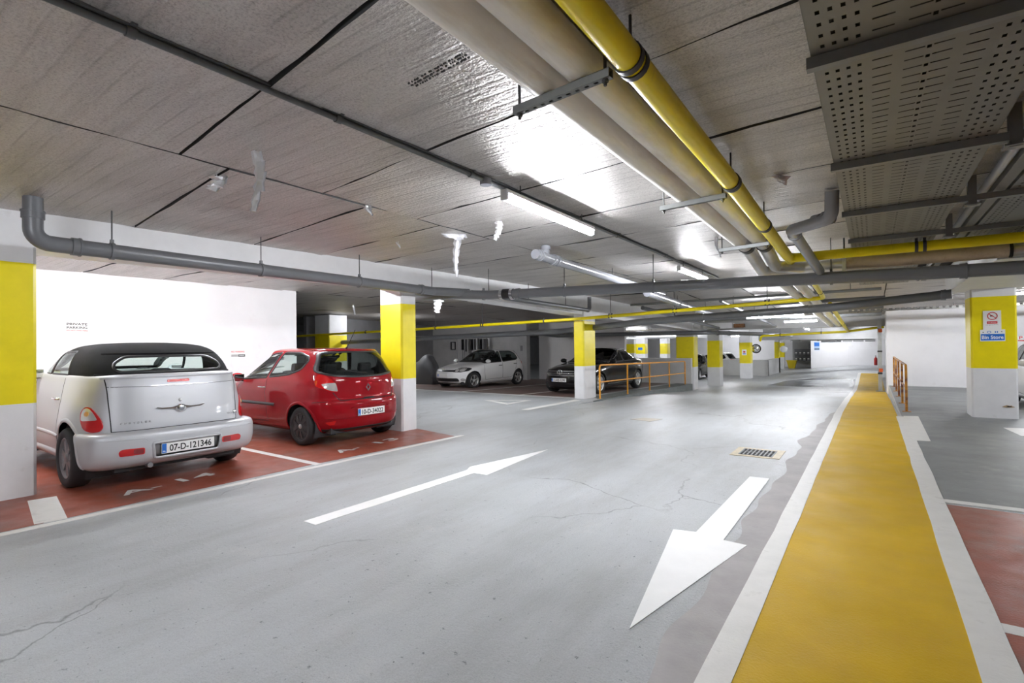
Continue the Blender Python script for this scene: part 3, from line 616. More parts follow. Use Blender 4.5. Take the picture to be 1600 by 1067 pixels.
# lagged pipes on strut brackets
for nm, xc, dy, lab in (('lagged_pipe', -1.345, .0, 'pale lagged pipe overhead, the one nearer the lit tube'), ('lagged_pipe', -1.13, -.25, 'pale lagged pipe overhead beside the yellow gas pipe')):
    t = thing(nm, lab, 'pipe', (xc, 0, 2.85))
    m = MB(); m.tube([(xc + .02, -4, 2.866), (xc, 2.2, 2.86), (xc, 4.55, 2.845), (xc, 6.9, 2.805)], .0925, 22); m.build('run', M['lag'], t)
    m = MB(); m.tube([(xc, 6.9, 2.81), (xc, 7.5, 2.79)], .089, 22); m.build('foil_sleeve', M['lag_foil'], t)
    m = MB(); m.tube([(xc, 7.28, 2.797), (xc, 7.42, 2.793)], .099, 22); m.build('band', M['black'], t)
    if dy == 0: q = [(xc, 7.4, 2.79), (xc, 8.6, 2.60), (-1.05, 8.75, 2.58), (-.6, 8.72, 2.575)]
    else: q = [(xc, 7.4, 2.79), (xc, 8.3, 2.62), (-.8, 8.55, 2.60), (.5, 8.5, 2.60), (6.5, 8.42, 2.59)]
    m = MB(); m.tube(bend(q, .1), .082, 22); m.build('elbow_run', M['lag_foil'], t)
    if dy:
        m = MB(); m.tube([(-.28, 8.525, 2.60), (1.36, 8.49, 2.598)], .092, 22); m.build('lagging', pm('tan_pipe_lagging', (.56, .46, .34), .5, var=.15, vs=5, dirt=(.3, .18, .11), ds=4, dw=(.55, .8)), t)
        m = MB(); ring(m, (1.38, 8.49, 2.597), Xd, .097, .03); m.build('band', M['black'], t)
        m = MB(); ring(m, (-.3, 8.525, 2.60), Xd, .1, .05); m.box((-.3, 8.42, 2.55), (.04, .03, .12)); m.build('clamp', M['housing'], t)
        m = MB(); m.tube([(-.3, 8.525, 2.68), (-.3, 8.525, 2.98)], .012, 8); m.build('hanger_rod', M['rod'], t)
for x, lab in ((-1.34, 'pale lagged pipe stub seen beyond the crossing drain, nearer the tube row'), (-1.1, 'pale lagged pipe stub seen beyond the crossing drain, beside the gas pipe')):
    t = thing('lagged_pipe', lab, 'pipe', (x, 9.6, 2.6)); m = MB(); m.tube([(x, 9.2, 2.66), (x, 13.0, 2.55), (x + .02, 17, 2.42), (x + .02, 24, 2.2)], .085, 16); m.build('run', M['lag'], t)
def bracket(y, z, x0, x1, sk, lab):
    """slotted strut hung on two rods; the pipes rest on it"""
    t = thing('pipe_bracket', lab, 'bracket', ((x0 + x1) / 2, y, z), group='strut brackets under the lagged pipes')
    m = MB(); L = x1 - x0; a = math.atan2(sk, L); R = Matrix.Rotation(a, 4, 'Z'); c = V(((x0 + x1) / 2, y, z))
    def b(dx, dy, dz, sx, sy, sz): m.box(c + R @ V((dx, dy, dz)), (sx, sy, sz), M=R)
    b(0, 0, .019, L, .041, .003); b(0, -.019, 0, L, .003, .041)
    b(0, .019, 0, L, .003, .041)
    nS = 11; st = L / nS
    for k in range(nS):                                     # the slotted web facing down
        b(-L / 2 + st * (k + .5), -.014, -.019, st, .012, .003); b(-L / 2 + st * (k + .5), .014, -.019, st, .012, .003)
        b(-L / 2 + st * k + st * .14, 0, -.019, st * .28, .018, .003); b(-L / 2 + st * (k + 1) - st * .14, 0, -.019, st * .28, .018, .003)
    m.build('channel', M['strut'], t)
    for s in (-1, 1):
        p = c + R @ V((s * (L / 2 - .03), 0, 0))
        m = MB(); m.tube([(p.x, p.y, p.z - .05), (p.x, p.y, 2.98)], .008, 6); m.tube([(p.x, p.y, p.z - .034), (p.x, p.y, p.z - .022)], .016, 6); m.build('hanger_rod', M['rod'], t)
bracket(2.2, 2.744, -1.53, -.955, -.06, 'slotted grey strut under the pale lagged pipes, the nearest one')
bracket(4.52, 2.728, -1.545, -.965, -.07, 'slotted grey strut under the pale lagged pipes, middle one')
bracket(6.78, 2.688, -1.57, -.97, -.12, 'slotted grey strut under the pale lagged pipes, next to the elbows')

# cable trays
def tray(x0, x1, y0, y1, z, label, slots=True):
    t = thing('cable_tray', label, 'cable tray', ((x0 + x1) / 2, y0, z))
    W = x1 - x0; xs = [0]; hol = []
    def band(a, b, kind): xs.extend([a, b]); hol.append((a, b, kind))
    for k in range(4): band(.04 + k * .043, .04 + k * .043 + .016, 'q'); band(W - .056 - k * .043, W - .04 - k * .043, 'q')
    if slots:
        for c in (.205, .30, .355 + .02, .46): pass
        for a, b in ((.225, .30), (.345, .415), (W - .415, W - .345), (W - .30, W - .225)): band(a, b, 's')
        band(W / 2 - .008, W / 2 + .008, 'q')
    xs = sorted(set(round(q, 4) for q in xs + [W])); P = .092; ys = []
    n = int((y1 - y0) / P)
    m = MB()
    for k in range(n):
        y = y0 + k * P; rows = [(y, y + .030, None), (y + .030, y + .052, 'q'), (y + .052, y + P, None)]
        rs = [(y, y + .036, ''), (y + .036, y + .047, 'qs'), (y + .047, y + .064, 'q'), (y + .064, y + P, '')]
        for a, b, kinds in rs:
            run = None
            for i in range(len(xs) - 1):
                kd = next((h[2] for h in hol if h[0] - 1e-4 <= xs[i] and xs[i + 1] <= h[1] + 1e-4), None)
                solid = kd is None or kd not in kinds
                if solid and run is None: run = xs[i]
                if (not solid or i == len(xs) - 2) and run is not None:
                    e = xs[i + 1] if solid else xs[i]
                    m.add([(x0 + run, a, z), (x0 + run, b, z), (x0 + e, b, z), (x0 + e, a, z)], [(0, 1, 2, 3)]); run = None
    for x in (x0, x1): m.bx(x - .0015, x + .0015, y0, y1, z, z + .06)
    m.build('tray', M['tray'], t)
    m = MB()
    for k in range(5):
        xx = x0 + .09 + k * (W - .18) / 4; m.tube([(xx + .012 * math.sin(y * 1.7 + k), y, z + .03 + .006 * math.sin(y * 2 + k)) for y in rng(y0 + .05, y1 - .05, .5)], .022, 8)
    m.bx(x0 + .01, x1 - .01, y0, y1, z + .056, z + .062)  # added dark sheet over the cables: shade behind the holes put into colour
    m.build('cables_and_dark_sheet', M['dark'], t)
    return t
tray(-.205, .655, -1.5, 14.0, 2.79, 'wide perforated grey cable tray overhead, the nearer of the two')
tray(.98, 1.56, 1.0, 8.6, 2.79, 'perforated cable tray at the right edge beyond the wide one', False)
for k, y in enumerate((1.0, 2.68, 4.36, 6.02, 7.66)):
    lab = ('steel strut across the cable trays, first from the camera', 'steel strut across the cable trays, at top right corner', 'steel strut across the cable trays, second from the corner', 'steel strut across the cable trays, third from the corner', 'steel strut across the cable trays, last before gas pipe')[k]
    t = thing('tray_support', lab, 'strut', (.5, y, 2.735), group='struts across the cable trays')
    m = MB(); m.bx(-.225, 1.62, y - .021, y + .021, 2.735, 2.739); m.bx(-.225, 1.62, y - .023, y - .020, 2.735, 2.787); m.bx(-.225, 1.62, y + .020, y + .023, 2.735, 2.787); m.build('channel', M['strut'], t)
    for x in (.74, 1.60):
        m = MB(); m.bx(x - .03, x + .03, y - .03, y + .03, 2.69, 2.955); m.box((x, y, 2.70), (.11, .11, .012)); m.build('post', M['strut'], t)
for x, lab in ((.83, 'grey conduit between the two cable trays'), (.89, 'pale flat trunking between the two cable trays')):
    m = MB()
    if x < .85: m.tube([(x, 1, 2.84), (x, 14, 2.84)], .035, 14)
    else: m.bx(x - .01, x + .07, 1, 14, 2.80, 2.86)
    tag(m.build('conduit', M['pvc_light'] if x < .85 else M['tray']), lab, 'conduit')
tl = thing('cable_ladder', 'far perforated cable ladder above the white right wall', 'cable tray', (2, 20, 2.5))
for x in (0, 2, 4):
    m = MB(); m.tube([(x, 20, 2.5), (x, 20, 2.68)], .008, 6); m.build('hanger_rod', M['rod'], tl)
m = MB(); m.bx(-.6, 5, 19.85, 20.15, 2.49, 2.51)
for k in range(38): m.bx(-.6 + k * .15, -.6 + k * .15 + .09, 19.83, 19.85, 2.48, 2.56)
m.build('ladder', M['tray'], tl)

# the dark conduit along the ceiling and the fluorescent battens that hang from it
t = thing('ceiling_conduit', 'long dark conduit fixed along the ceiling over the left lane', 'conduit', (-2.72, 0, 2.95))
m = MB(); m.tube([(-2.72, -6, 2.94), (-2.72, 13, 2.935)], .018, 12); m.bx(-2.75, -2.69, -6, 13, 2.955, 2.975); m.build('run', M['batten'], t)
for k, y in enumerate((-.9, .9, 2.0, 3.3, 6.3, 8.2)):
    m = MB(); m.tube([(-2.72, y - .02, 2.94), (-2.72, y + .02, 2.94)], .027, 12); m.bx(-2.77, -2.67, y - .012, y + .012, 2.955, 2.965); m.build('saddle', M['batten'], t)
m = MB(); m.tube([(-2.72, 3.5, 2.955), (-2.72, 3.5, 2.90)], .05, 16); m.build('junction_box', M['pvc_light'], t)
def fitting(x, y, z, rz, lab, L=1.8, hang=.1):
    t = thing('fluorescent_light', lab, 'light', (x, y, z), rz, group='fluorescent ceiling lights', local=True)
    m = MB(); m.box((0, 0, .045), (.07, L, .035), bev=.006); m.box((0, 0, .02), (.12, L - .1, .012))
    m.build('housing', M['housing'], t)
    m = MB(); m.tube([(0, -L / 2 + .03, -.015), (0, L / 2 - .03, -.015)], .024, 12); m.build('tube', M['tube'], t)
    for s in (-1, 1):
        m = MB(); m.box((0, s * (L / 2 - .015), 0), (.07, .03, .07), bev=.006); m.build('end_cap', M['housing'], t)
        m = MB(); m.tube([(0, s * L * .35, .06), (0, s * L * .35, .06 + hang)], .006, 6); m.build('hanger', M['rod'], t)
    return t
fitting(-2.62, 4.5, 2.81, .02, 'lit fluorescent tube hanging over the left lane near the camera')
fitting(-2.7, 9.75, 2.80, 0, 'lit fluorescent tube hidden above the crossing drain')
fitting(-2.65, -1.5, 2.81, 0, 'lit fluorescent tube over the lane beside the camera')
fitting(-8.35, 1.4, 2.87, 0, 'added fluorescent tube above the silver car bay, hidden by the beam', hang=.03)  # added lamp out of sight behind the beam, brightens the white wall
fitting(-8.35, 4.9, 2.87, 0, 'added fluorescent tube above the red hatchback bay, hidden by the beam', hang=.03)  # second added lamp behind the beam, evens the light on the white wall
fitting(-8.6, 10.4, 2.84, 0, 'lit fluorescent tube over the cross aisle behind the beam', hang=.05)
fitting(-2.45, 17.6, 2.34, 1.25, 'lit fluorescent tube over the top of the ramp', hang=.42)
fitting(-2.1, 21.2, 2.3, 1.2, 'lit fluorescent tube over the foot of the ramp', L=1.2, hang=.3)
fitting(-2.7, 30, 2.22, 0, 'lit fluorescent tube past the grey cross beam', hang=.2)
fitting(-2.2, 43.2, 2.25, PI / 2, 'added fluorescent tube brightening the far wall', hang=.2)  # lamp added close to the far wall to whiten it
fitting(-1.2, 36.0, 2.25, 0, 'added fluorescent tube brightening the far end of the walkway', hang=.2)  # extra lamp, added to lift the far end
fitting(-10, 48, 2.2, PI / 2, 'added fluorescent tube brightening the farthest left wall', hang=.2)  # extra lamp, added to lift the left open area and its wall
fitting(3.35, 17.9, 2.7, PI / 2, 'lit fluorescent tube behind the right pillar')
fitting(5.2, 12.0, 2.7, 0, 'lit fluorescent tube above the right edge bay')
fitting(-9.5, 27.5, 2.2, PI / 2, 'lit fluorescent tube beyond the low grey wall', hang=.2)
fitting(-10.5, 40, 2.2, 0, 'lit fluorescent tube deep behind the black saloon', hang=.2)
fitting(-13.2, 33, 2.2, PI / 2, 'lit fluorescent tube among the far yellow pillars', hang=.2)
fitting(-16.8, 15.2, 2.74, .835, 'added fluorescent tube for the dim bay, hidden by the hatchback pillar', L=1.2, hang=.12)  # added lamp kept out of view by the pillar, fills the hatchback bay

# torn strips of foil that hang from the board joints
def torn(x, y, L, w, rz, label, tw=.6):
    n = 12; m = MB(); R = Matrix.Rotation(rz, 3, 'Z'); vs = []
    for i in range(n + 1):
        s = i / n; ww = w * (1 - .55 * s) * (1 + .25 * math.sin(i * 2.3 + x * 9)); a = tw * s + .25 * math.sin(i * 1.9 + y)
        c = V((.03 * math.sin(3 * s + x * 5), .02 * math.sin(5 * s), -L * s))
        for k, q in enumerate((-1, -.3, .35, 1)):
            p = c + V((math.cos(a) * ww * q / 2, math.sin(a) * ww * q / 2 + .012 * (-1) ** k, -.012 * k * (i % 2)))
            vs.append(R @ p + V((x, y, 2.965)))
    k = len(vs); up = [p + V((.002, .003, 0)) for p in vs]
    fs = [(i * 4 + j, i * 4 + j + 1, (i + 1) * 4 + j + 1, (i + 1) * 4 + j) for i in range(n) for j in range(3)]
    m.add(vs + up, fs + [tuple(k + q for q in f[::-1]) for f in fs])
    m.tube([(x, y, 2.955), (x, y, 2.985)], .004, 5)
    return tag(m.build('torn_foil_strip', M['strip']), label, 'foil strip', 'torn foil strips hanging from the ceiling')
torn(-3.71, 2.0, .45, .11, .5, 'torn foil strip hanging longest, above the silver car side of the lane')
torn(-4.46, 5.12, .54, .10, .7, 'long torn foil strip hanging left of the lit tube')
torn(-4.40, 5.0, .06, .34, .9, 'flap of torn foil at the top of the long strip', .1)
torn(-3.57, 4.79, .22, .09, .6, 'short flat foil strip hanging next to the lit tube')
torn(-4.2, 3.46, .09, .09, .6, 'small foil curl at the crossing of two board joints')
torn(-1.7, 7.37, .27, .05, .3, 'pale foil strip beside the lagged pipe elbows')
torn(-.62, 5.0, .06, .16, 1.2, 'crumpled foil scrap on the ceiling right of the gas pipe', .1)
torn(-4.5, 2.1, .12, .22, .3, 'wide foil flap on the joint above the silver car', .2)
torn(-5.35, 4.9, .07, .04, .3, 'tiny foil tag near the left beam')
def torn_at(x, y, z, L, w, rz, label):
    o = torn(x, y, L, w, rz, label); o.location.z = z - 2.965; return o
for x, y, z, L, w, lab in ((-9.6, 10.2, 2.88, .45, .28, 'forked foil strip hanging right of the red hatchback pillar'), (-12.9, 10.0, 2.82, .3, .1, 'foil strip in the dark bay behind the red hatchback, left one'), (-11.2, 10.0, 2.86, .25, .12, 'foil strip in the dark bay behind the red hatchback, right one'),
                           (-7.75, 9.3, 2.9, .12, .05, 'foil tag over the cross aisle near the thin drain'), (-8.6, 10.6, 2.88, .2, .07, 'foil tag over the cross aisle beside the forked strip')):
    torn_at(x, y, z, L, w, .6, lab)

m = MB()
for row in range(3):
    for k in range(58):
        if noise.noise((k * .9, row * 3.1, 0)) > -.12 and k % 7 < 6:
            x, y = -2.06 + k * .0076, 1.965 + row * .022 - .0008 * k + .006 * noise.noise((k * .7, row, 4)); m.bx(x, x + .004, y, y + .009, 2.944, 2.951)
struct('ceiling_print', m, M['signblack'])
# railings
def railing(name, label, P, H, mat, r=.024, foot=True, ends=True):
    t = thing(name, label, 'railing', P[0])
    a, b = V(P[0]), V(P[-1])
    top = [V(P[0]), V(P[0]) + V((0, 0, H)), V(P[-1]) + V((0, 0, H)), V(P[-1])]
    m = MB(); m.tube(bend(top, .09), r, 12); m.build('top_rail', mat, t)
    m = MB(); m.tube([a + V((0, 0, H * .5)), b + V((0, 0, H * .5))], r * .8, 10); m.build('middle_rail', mat, t)
    for p in P[1:-1]:
        m = MB(); m.tube([p, V(p) + V((0, 0, H))], r, 12); m.build('post', mat, t)
    if foot:
        for p in P:
            m = MB(); m.box(V(p) + V((0, 0, .006)), (.15, .12, .012)); m.build('foot_plate', M['rust'] if mat is M['rust'] else M['strut'], t)
    return t
xk = -6.30
railing('railing', 'orange tube railing along the raised kerb in front of the black saloon', [(xk, y, zbay(0, y)) for y in (13.25, 15.25, 17.2, 19.3, 21.3)], .955, M['orange'])
railing('railing', 'rusty orange railing on the right beside the walkway wall', [(.59, y, 0) for y in (13.9, 15.75, 17.7, 19.5, 21.4)], 1.0, M['rust'])

# things on the walls and pillars
def sign(name, label, o, xa, ya, w, h, rows, face=None, th=.004):
    """rows: (text, u, v, height, width, material) or (shape function)"""
    F = frame(o, xa, ya); t = thing(name, label, 'sign', tuple(o))
    m = MB(); m.box(F @ V((0, 0, 0)), (w, h, th), M=F.to_3x3().to_4x4()); m.build('plate', face or M['signwhite'], t)
    for rw in rows:
        if callable(rw): rw(t, F, th)
        else:
            tx, u, v, hh, ww, mt = rw
            m = MB(); write(m, tx, F @ Matrix.Translation((u, v, th / 2 + .001)), hh, ww); m.build('lettering', mt, t)
    return t
def bar(u, v, w, h, mt, nm='panel', dz=.0006):
    def f(t, F, th):
        m = MB(); m.box(F @ V((u, v, th / 2 + dz / 2)), (w, h, dz), M=F.to_3x3().to_4x4()); m.build(nm, mt, t)
    return f
def annulus(u, v, r0, r1, mt, nm='ring', slash=None, sy=1):
    def f(t, F, th):
        m = MB(); n = 32
        vs = [F @ V((u + r * math.cos(TAU * k / n), v + sy * r * math.sin(TAU * k / n), th / 2 + .001)) for r in (r0, r1) for k in range(n)]
        m.add(vs, [(k, n + k, n + (k + 1) % n, (k + 1) % n) for k in range(n)])
        if slash is not None:
            c, s = math.cos(slash), math.sin(slash)
            m.add([F @ V((u + a * c - b * s, v + sy * (a * s + b * c), th / 2 + .0012)) for a, b in ((-r1, -.006), (r1, -.006), (r1, .006), (-r1, .006))], [(0, 1, 2, 3)])
        m.build(nm, mt, t)
    return f
sign('wall_sign', 'white sign reading private parking on the wall above silver car', (-11.995, 3.115, 1.945), Yd, (0, 0, 1), .36, .21,
     [('PRIVATE', 0, .055, .042, .30, M['signblack']), ('PARKING', 0, -.008, .042, .30, M['signblack']), ('DO NOT PARK HERE', 0, -.062, .022, .31, M['signred'])])
sign('wall_sign', 'small white sign reading no parking beside the red hatchback', (-11.995, 6.04, 1.40), Yd, (0, 0, 1), .34, .17,
     [('NO PARKING', 0, .05, .036, .30, M['signred']), bar(-.07, -.04, .16, .055, M['grey_wall'], 'grey_panel'), bar(.085, -.04, .16, .055, M['signblack'], 'black_panel'), ('output', .085, -.04, .026, .12, M['signwhite'])])
sign('wall_sign', 'white prohibition sign on the right pillar above the blue sign', (1.915, 13.494, 1.90), Xd, (0, 0, 1), .26, .375,
     [annulus(.005, .085, .062, .076, M['signred'], slash=-.7), bar(-.005, .085, .045, .02, M['signblack'], 'pictogram', .0004), bar(0, -.042, .15, .045, M['signred'], 'red_panel'), ('NO SMOKING', 0, -.042, .016, .12, M['signwhite']), ('It is against the law', 0, -.09, .012, .18, M['signblack'])])
sign('wall_sign', 'blue and white bin store sign on the right pillar', (1.918, 13.492, 1.608), Xd, (0, 0, 1), .36, .225,
     [bar(0, -.035, .34, .125, M['signblue'], 'blue_panel'), ('Bin Store', 0, -.035, .07, .31, M['signwhite']), annulus(-.05, .065, .022, .032, M['signblue'], 'symbol', sy=.7), bar(.055, .065, .045, .032, M['signblue'], 'symbol'), bar(.055, .065, .012, .04, M['signwhite'], 'symbol', .0009), bar(.13, .07, .016, .016, M['signblack'], 'symbol'), bar(-.135, .06, .016, .018, M['signblack'], 'symbol')])
sign('wall_sign', 'small red and white notice on the wall right of the sign pillar', (3.79, KE - .006, 1.52), Xd, (0, 0, 1), .22, .3, [('P', -.02, .07, .09, .08, M['signred']), bar(0, -.02, .18, .03, M['signred'], 'red_panel')])
sign('wall_sign', 'white notice with red print on a far yellow pillar', (-6.32, 33.395, .98), Xd, (0, 0, 1), .26, .34, [bar(0, .03, .12, .10, M['signred'], 'red_panel'), bar(0, -.09, .16, .05, M['signblue'], 'blue_panel')])
sign('wall_sign', 'blue notice at the left end of the far white wall', (-3.49, 45.98, 1.27), Xd, (0, 0, 1), .36, .66, [bar(0, .12, .34, .28, M['signblue'], 'blue_panel'), bar(0, -.24, .34, .08, M['signblack'], 'black_panel')], face=pm('pale_blue_notice', (.45, .62, .85), .4))
sign('wall_sign', 'small blue sign on a far yellow pillar above the black saloon', (-13.85, 35.99, 1.22), Xd, (0, 0, 1), .35, .2, [bar(0, 0, .33, .18, M['signblue'], 'blue_panel')])
sign('wall_sign', 'white notice on the dim wall above the white hatchback', (-16.2, 20.79, 1.72), Xd, (0, 0, 1), .34, .42, [bar(0, .02, .16, .16, M['signblack'], 'pictogram')])
sign('wall_sign', 'small grey plate on the wall right of the white hatchback', (-13.77, 20.79, 1.38) if False else (-14.05, 20.79, 1.40), Xd, (0, 0, 1), .14, .26, [], face=M['dark_wall'])
m = MB()
for a in ((-18.65, -18.6, 1.35, 1.78), (-18.35, -18.3, 1.35, 1.78), (-18.65, -18.3, 1.35, 1.39), (-18.65, -18.3, 1.74, 1.78)): m.bx(a[0], a[1], 20.74, 20.8, a[2], a[3])
tag(m.build('wall_box', M['black']), 'black framed square box on the dim wall behind the covered motorbike', 'box')
t = thing('coat_rack', 'metal hanging rack with dark garments behind the white hatchback', 'rack', (-17, 20.4, 0))
m = MB(); m.tube([(-17.5, 20.4, 0), (-17.5, 20.4, 2.0), (-15.9, 20.4, 2.0), (-15.9, 20.4, 0)], .02, 8); m.build('frame', M['strut'], t)
for k in range(8):
    m = MB(); x = -17.4 + k * .2; m.box((x, 20.4, 1.62 - .04 * (k % 3)), (.06 + .03 * (k % 2), .4, .55 + .1 * (k % 3)), bev=.02); m.tube([(x, 20.4, 1.85), (x, 20.4, 2.0)], .006, 6)
    m.build('garment', (M['black'], M['dark_wall'], M['grey_wall'])[k % 3], t)
m = MB(); m.bx(-18.25, -18.18, 20.72, 20.8, -.1, 2.1); m.bx(-17.75, -17.68, 20.72, 20.8, -.1, 2.1); m.bx(-18.25, -17.68, 20.72, 20.8, 2.03, 2.1); m.bx(-18.18, -17.75, 20.76, 20.79, -.1, 2.03)
o = m.build('door_1', M['grey_wall']); tag(o, 'grey door in the dim wall behind the white hatchback', 'door', kind='structure')
m = MB(); m.box((-17.78, 20.74, 1.0), (.10, .03, .02)); m.build('handle', M['steel'], o)

# far end
t = thing('convex_mirror', 'round dark convex mirror next to the far low grey wall', 'mirror', (-5.85, 34.5, 1.19))
F = frame((-5.86, 34.55, 1.19), Xd, (0, 0, 1)); F = F @ Matrix.Rotation(.25, 4, 'Y')
m = MB(); m.lathe([(.001, .06)] + [(.26 * math.sin(a), .06 * math.cos(a * 1.2)) for a in (.3, .6, .9, 1.2, 1.5)], F, 28); m.build('glass', M['chrome'], t)
m = MB(); m.lathe([(.255, .03), (.285, .03), (.285, -.03), (.05, -.05)], F, 28); m.build('rim', M['black'], t)
m = MB(); m.tube([(-5.86, 34.6, 1.19), (-5.98, 34.1, 1.19)], .02, 8); m.build('arm', M['black'], t)
t = thing('waste_bin', 'yellow plastic bin standing by the far grey recess', 'bin', (-5.5, 48.6, -.6))
m = MB(); b = [(-5.72, 48.3), (-5.28, 48.3), (-5.28, 48.8), (-5.72, 48.8)]; tp = [(-5.86, 48.15), (-5.14, 48.15), (-5.14, 48.95), (-5.86, 48.95)]
m.add([(x, y, -.6) for x, y in b] + [(x, y, .05) for x, y in tp], [(0, 1, 2, 3)] + [(i, (i + 1) % 4, 4 + (i + 1) % 4, 4 + i) for i in range(4)]); m.build('tub', M['skip'], t)
m = MB(); m.bx(-5.9, -5.1, 48.11, 49.0, .03, .08); m.build('rim', M['skip'], t)
m = MB(); m.bx(-5.45, -3.95, 49.93, 49.97, .0, 1.0); 
for z in (.0, .5): m.bx(-5.45, -3.95, 49.7, 49.95, z, z + .03)
tag(m.build('meter_shelf', M['dark_wall']), 'dark shelving rack in the far grey recess', 'shelf')
for z in (.03, .53):
    for k in range(5):
        t = thing('meter_box', '%s meter box from the left on the %s shelf of far recess' % (('first', 'second', 'third', 'fourth', 'fifth')[k], 'lower' if z < .2 else 'upper'), 'meter', (-5.3 + k * .3, 49.8, z), group='meter boxes on the far shelving')
        m = MB(); m.box((-5.3 + k * .3, 49.8, z + .12), (.2, .16, .24), bev=.01); m.build('case', M['pvc_light'], t); m = MB(); m.box((-5.3 + k * .3, 49.715, z + .15), (.13, .01, .1)); m.build('window', M['signwhite'], t)
m = MB(); m.box((-4.15, 49.9, 1.25), (.45, .05, .4), bev=.01); tag(m.build('notice_board', M['pvc_light']), 'pale notice box above the meter shelves', 'box')
m = MB(); m.lathe([(.001, 0), (.2, 0), (.26, .08), (.26, .3), (.18, .42), (.001, .42)], frame((-5.62, 45.0, 1.05), Xd, (0, 0, 1)), 20)
tag(m.build('wall_fan', M['housing']), 'round white fan casing on the pillar above yellow bin', 'fan')
t = thing('air_duct', 'silver rectangular air duct under the far ceiling', 'duct', (-2, 42, 1.7))
for k, (a, b) in enumerate(((-4.8, -4.2), (-4.2, -3.1), (-3.1, -2.05), (-2.05, -1.5), (-1.5, -.9), (-.9, .1))):
    m = MB(); m.bx(a + .01, b - .01, 41.8, 42.4, 1.66, 2.02); m.build('section', M['lag_foil'] if k in (1, 2) else M['steel'], t)
    m = MB(); m.bx(a - .02, a + .02, 41.76, 42.44, 1.62, 2.06); m.build('flange', M['steel'], t)
for x in (-4.2, -2.05, -.9):
    m = MB(); m.tube([(x, 41.9, 2.0), (x, 41.9, 2.54)], .012, 6); m.tube([(x, 42.3, 2.0), (x, 42.3, 2.54)], .012, 6); m.build('hanger_rod', M['rod'], t)
for k, (a, b) in enumerate(((-3.2, -1.9), (-1.8, -1.2), (-1.15, -.5), (-.4, .2))):
    m = MB(); m.bx(a, b, 45.96, 46.0, 1.55, 1.85); tag(m.build('wall_vent', M['black'] if k == 0 else M['grey_wall']), ('long dark louvre', 'first grey louvre', 'second grey louvre', 'last small louvre')[k] + ' along the top of the far white wall', 'vent')
t = thing('steel_post', 'grey galvanised steel post standing at the walkway edge', 'post', (.24, 24.4, zf(.24, 24.4)))
m = MB(); z0 = zf(.24, 24.4); m.bx(.18, .31, 24.34, 24.46, z0, 2.35); m.build('column', M['steel'], t)
m = MB(); m.box((.245, 24.4, z0 + .01), (.3, .3, .02)); m.build('base_plate', M['strut'], t)
for z in (.42, 1.95):
    m = MB(); m.box((.27, 24.32, z), (.12, .06, .14), bev=.01); m.build('reflector', pm('orange_plastic', (.75, .12, .02), .4), t)
for z in (.30, 1.15):
    m = MB(); m.box((.245, 24.32, z), (.15, .03, .06)); m.build('strap', M['black'], t)
t = thing('fire_extinguisher', 'red fire extinguisher hanging by the far end of walkway', 'extinguisher', (.2, 43.8, .0))
m = MB(); m.lathe([(.001, 0), (.09, 0), (.1, .03), (.1, .45), (.06, .53), (.025, .56), (.025, .62), (.001, .62)], Matrix.Translation((.2, 43.8, -.1)), 18); m.build('cylinder', pm('extinguisher_red', (.45, .02, .02), .3), t)
m = MB(); m.box((.2, 43.8, .55), (.05, .12, .05)); m.build('valve', M['black'], t)
m = MB(); m.bx(-1.3, .4, 44.5, 45.5, -.3, -.29) if False else m.bx(-.6, .1, 45.9, 45.98, .7, 1.0)
bpy.data.meshes
# rags and trunking glimpsed over the saloon
for x0, x1, y, z, lab in ((-11, -6.8, 29, 1.95, 'pale trunking crossing above the black saloon roof'), (-14, -7, 33, 1.9, 'second pale trunking deeper above the saloon')):
    m = MB(); m.bx(x0, x1, y, y + .2, z, z + .12); t = tag(m.build('trunking', M['housing']), lab, 'trunking')
    for x in (x0 + .5, x1 - .5):
        m = MB(); m.tube([(x, y + .1, z + .1), (x, y + .1, 2.53)], .01, 6); m.build('hanger_rod', M['rod'], t)
m = MB(); m.bx(-6.1, -4.9, 23.4, 23.9, 2.18, 2.42); tag(m.build('boxed_duct', M['white']), 'white boxed duct over the railing end pillar', 'duct')
m = MB(); m.bx(-4.85, -4.45, 23.5, 23.8, 2.2, 2.36); tag(m.build('duct_end', pm('rusty_duct_end', (.22, .10, .04), .7, var=.4, vs=8)), 'rusty brown duct end beside the white boxed duct', 'duct')
# ------------------------------------------------------------------ cars
def pchip(xs, ys):
    n = len(xs); h = [xs[i + 1] - xs[i] for i in range(n - 1)]; d = [(ys[i + 1] - ys[i]) / h[i] for i in range(n - 1)]
    m = [d[0]] + [0 if d[i - 1] * d[i] <= 0 else 2 * d[i - 1] * d[i] / (d[i - 1] + d[i]) for i in range(1, n - 1)] + [d[-1]]
    def f(x):
        if x <= xs[0]: return ys[0]
        if x >= xs[-1]: return ys[-1]
        i = max(k for k in range(n - 1) if xs[k] <= x); t = (x - xs[i]) / h[i]
        return (ys[i] * (1 + 2 * t) * (1 - t) ** 2 + h[i] * m[i] * t * (1 - t) ** 2 + ys[i + 1] * t * t * (3 - 2 * t) - h[i] * m[i + 1] * t * t * (1 - t))
    return f
def inpoly(p, poly):
    c = False; n = len(poly)
    for i in range(n):
        a, b = poly[i], poly[i - 1]
        if (a[1] > p[1]) != (b[1] > p[1]) and p[0] < (b[0] - a[0]) * (p[1] - a[1]) / (b[1] - a[1]) + a[0]: c = not c
    return c
def resample(poly, h, closed=True):
    out = []; n = len(poly)
    for i in range(n if closed else n - 1):
        a, b = V(poly[i]), V(poly[(i + 1) % n]); k = max(1, int((b - a).length / h))
        out += [a + (b - a) * j / k for j in range(k)]
    if not closed: out.append(V(poly[-1]))
    return out
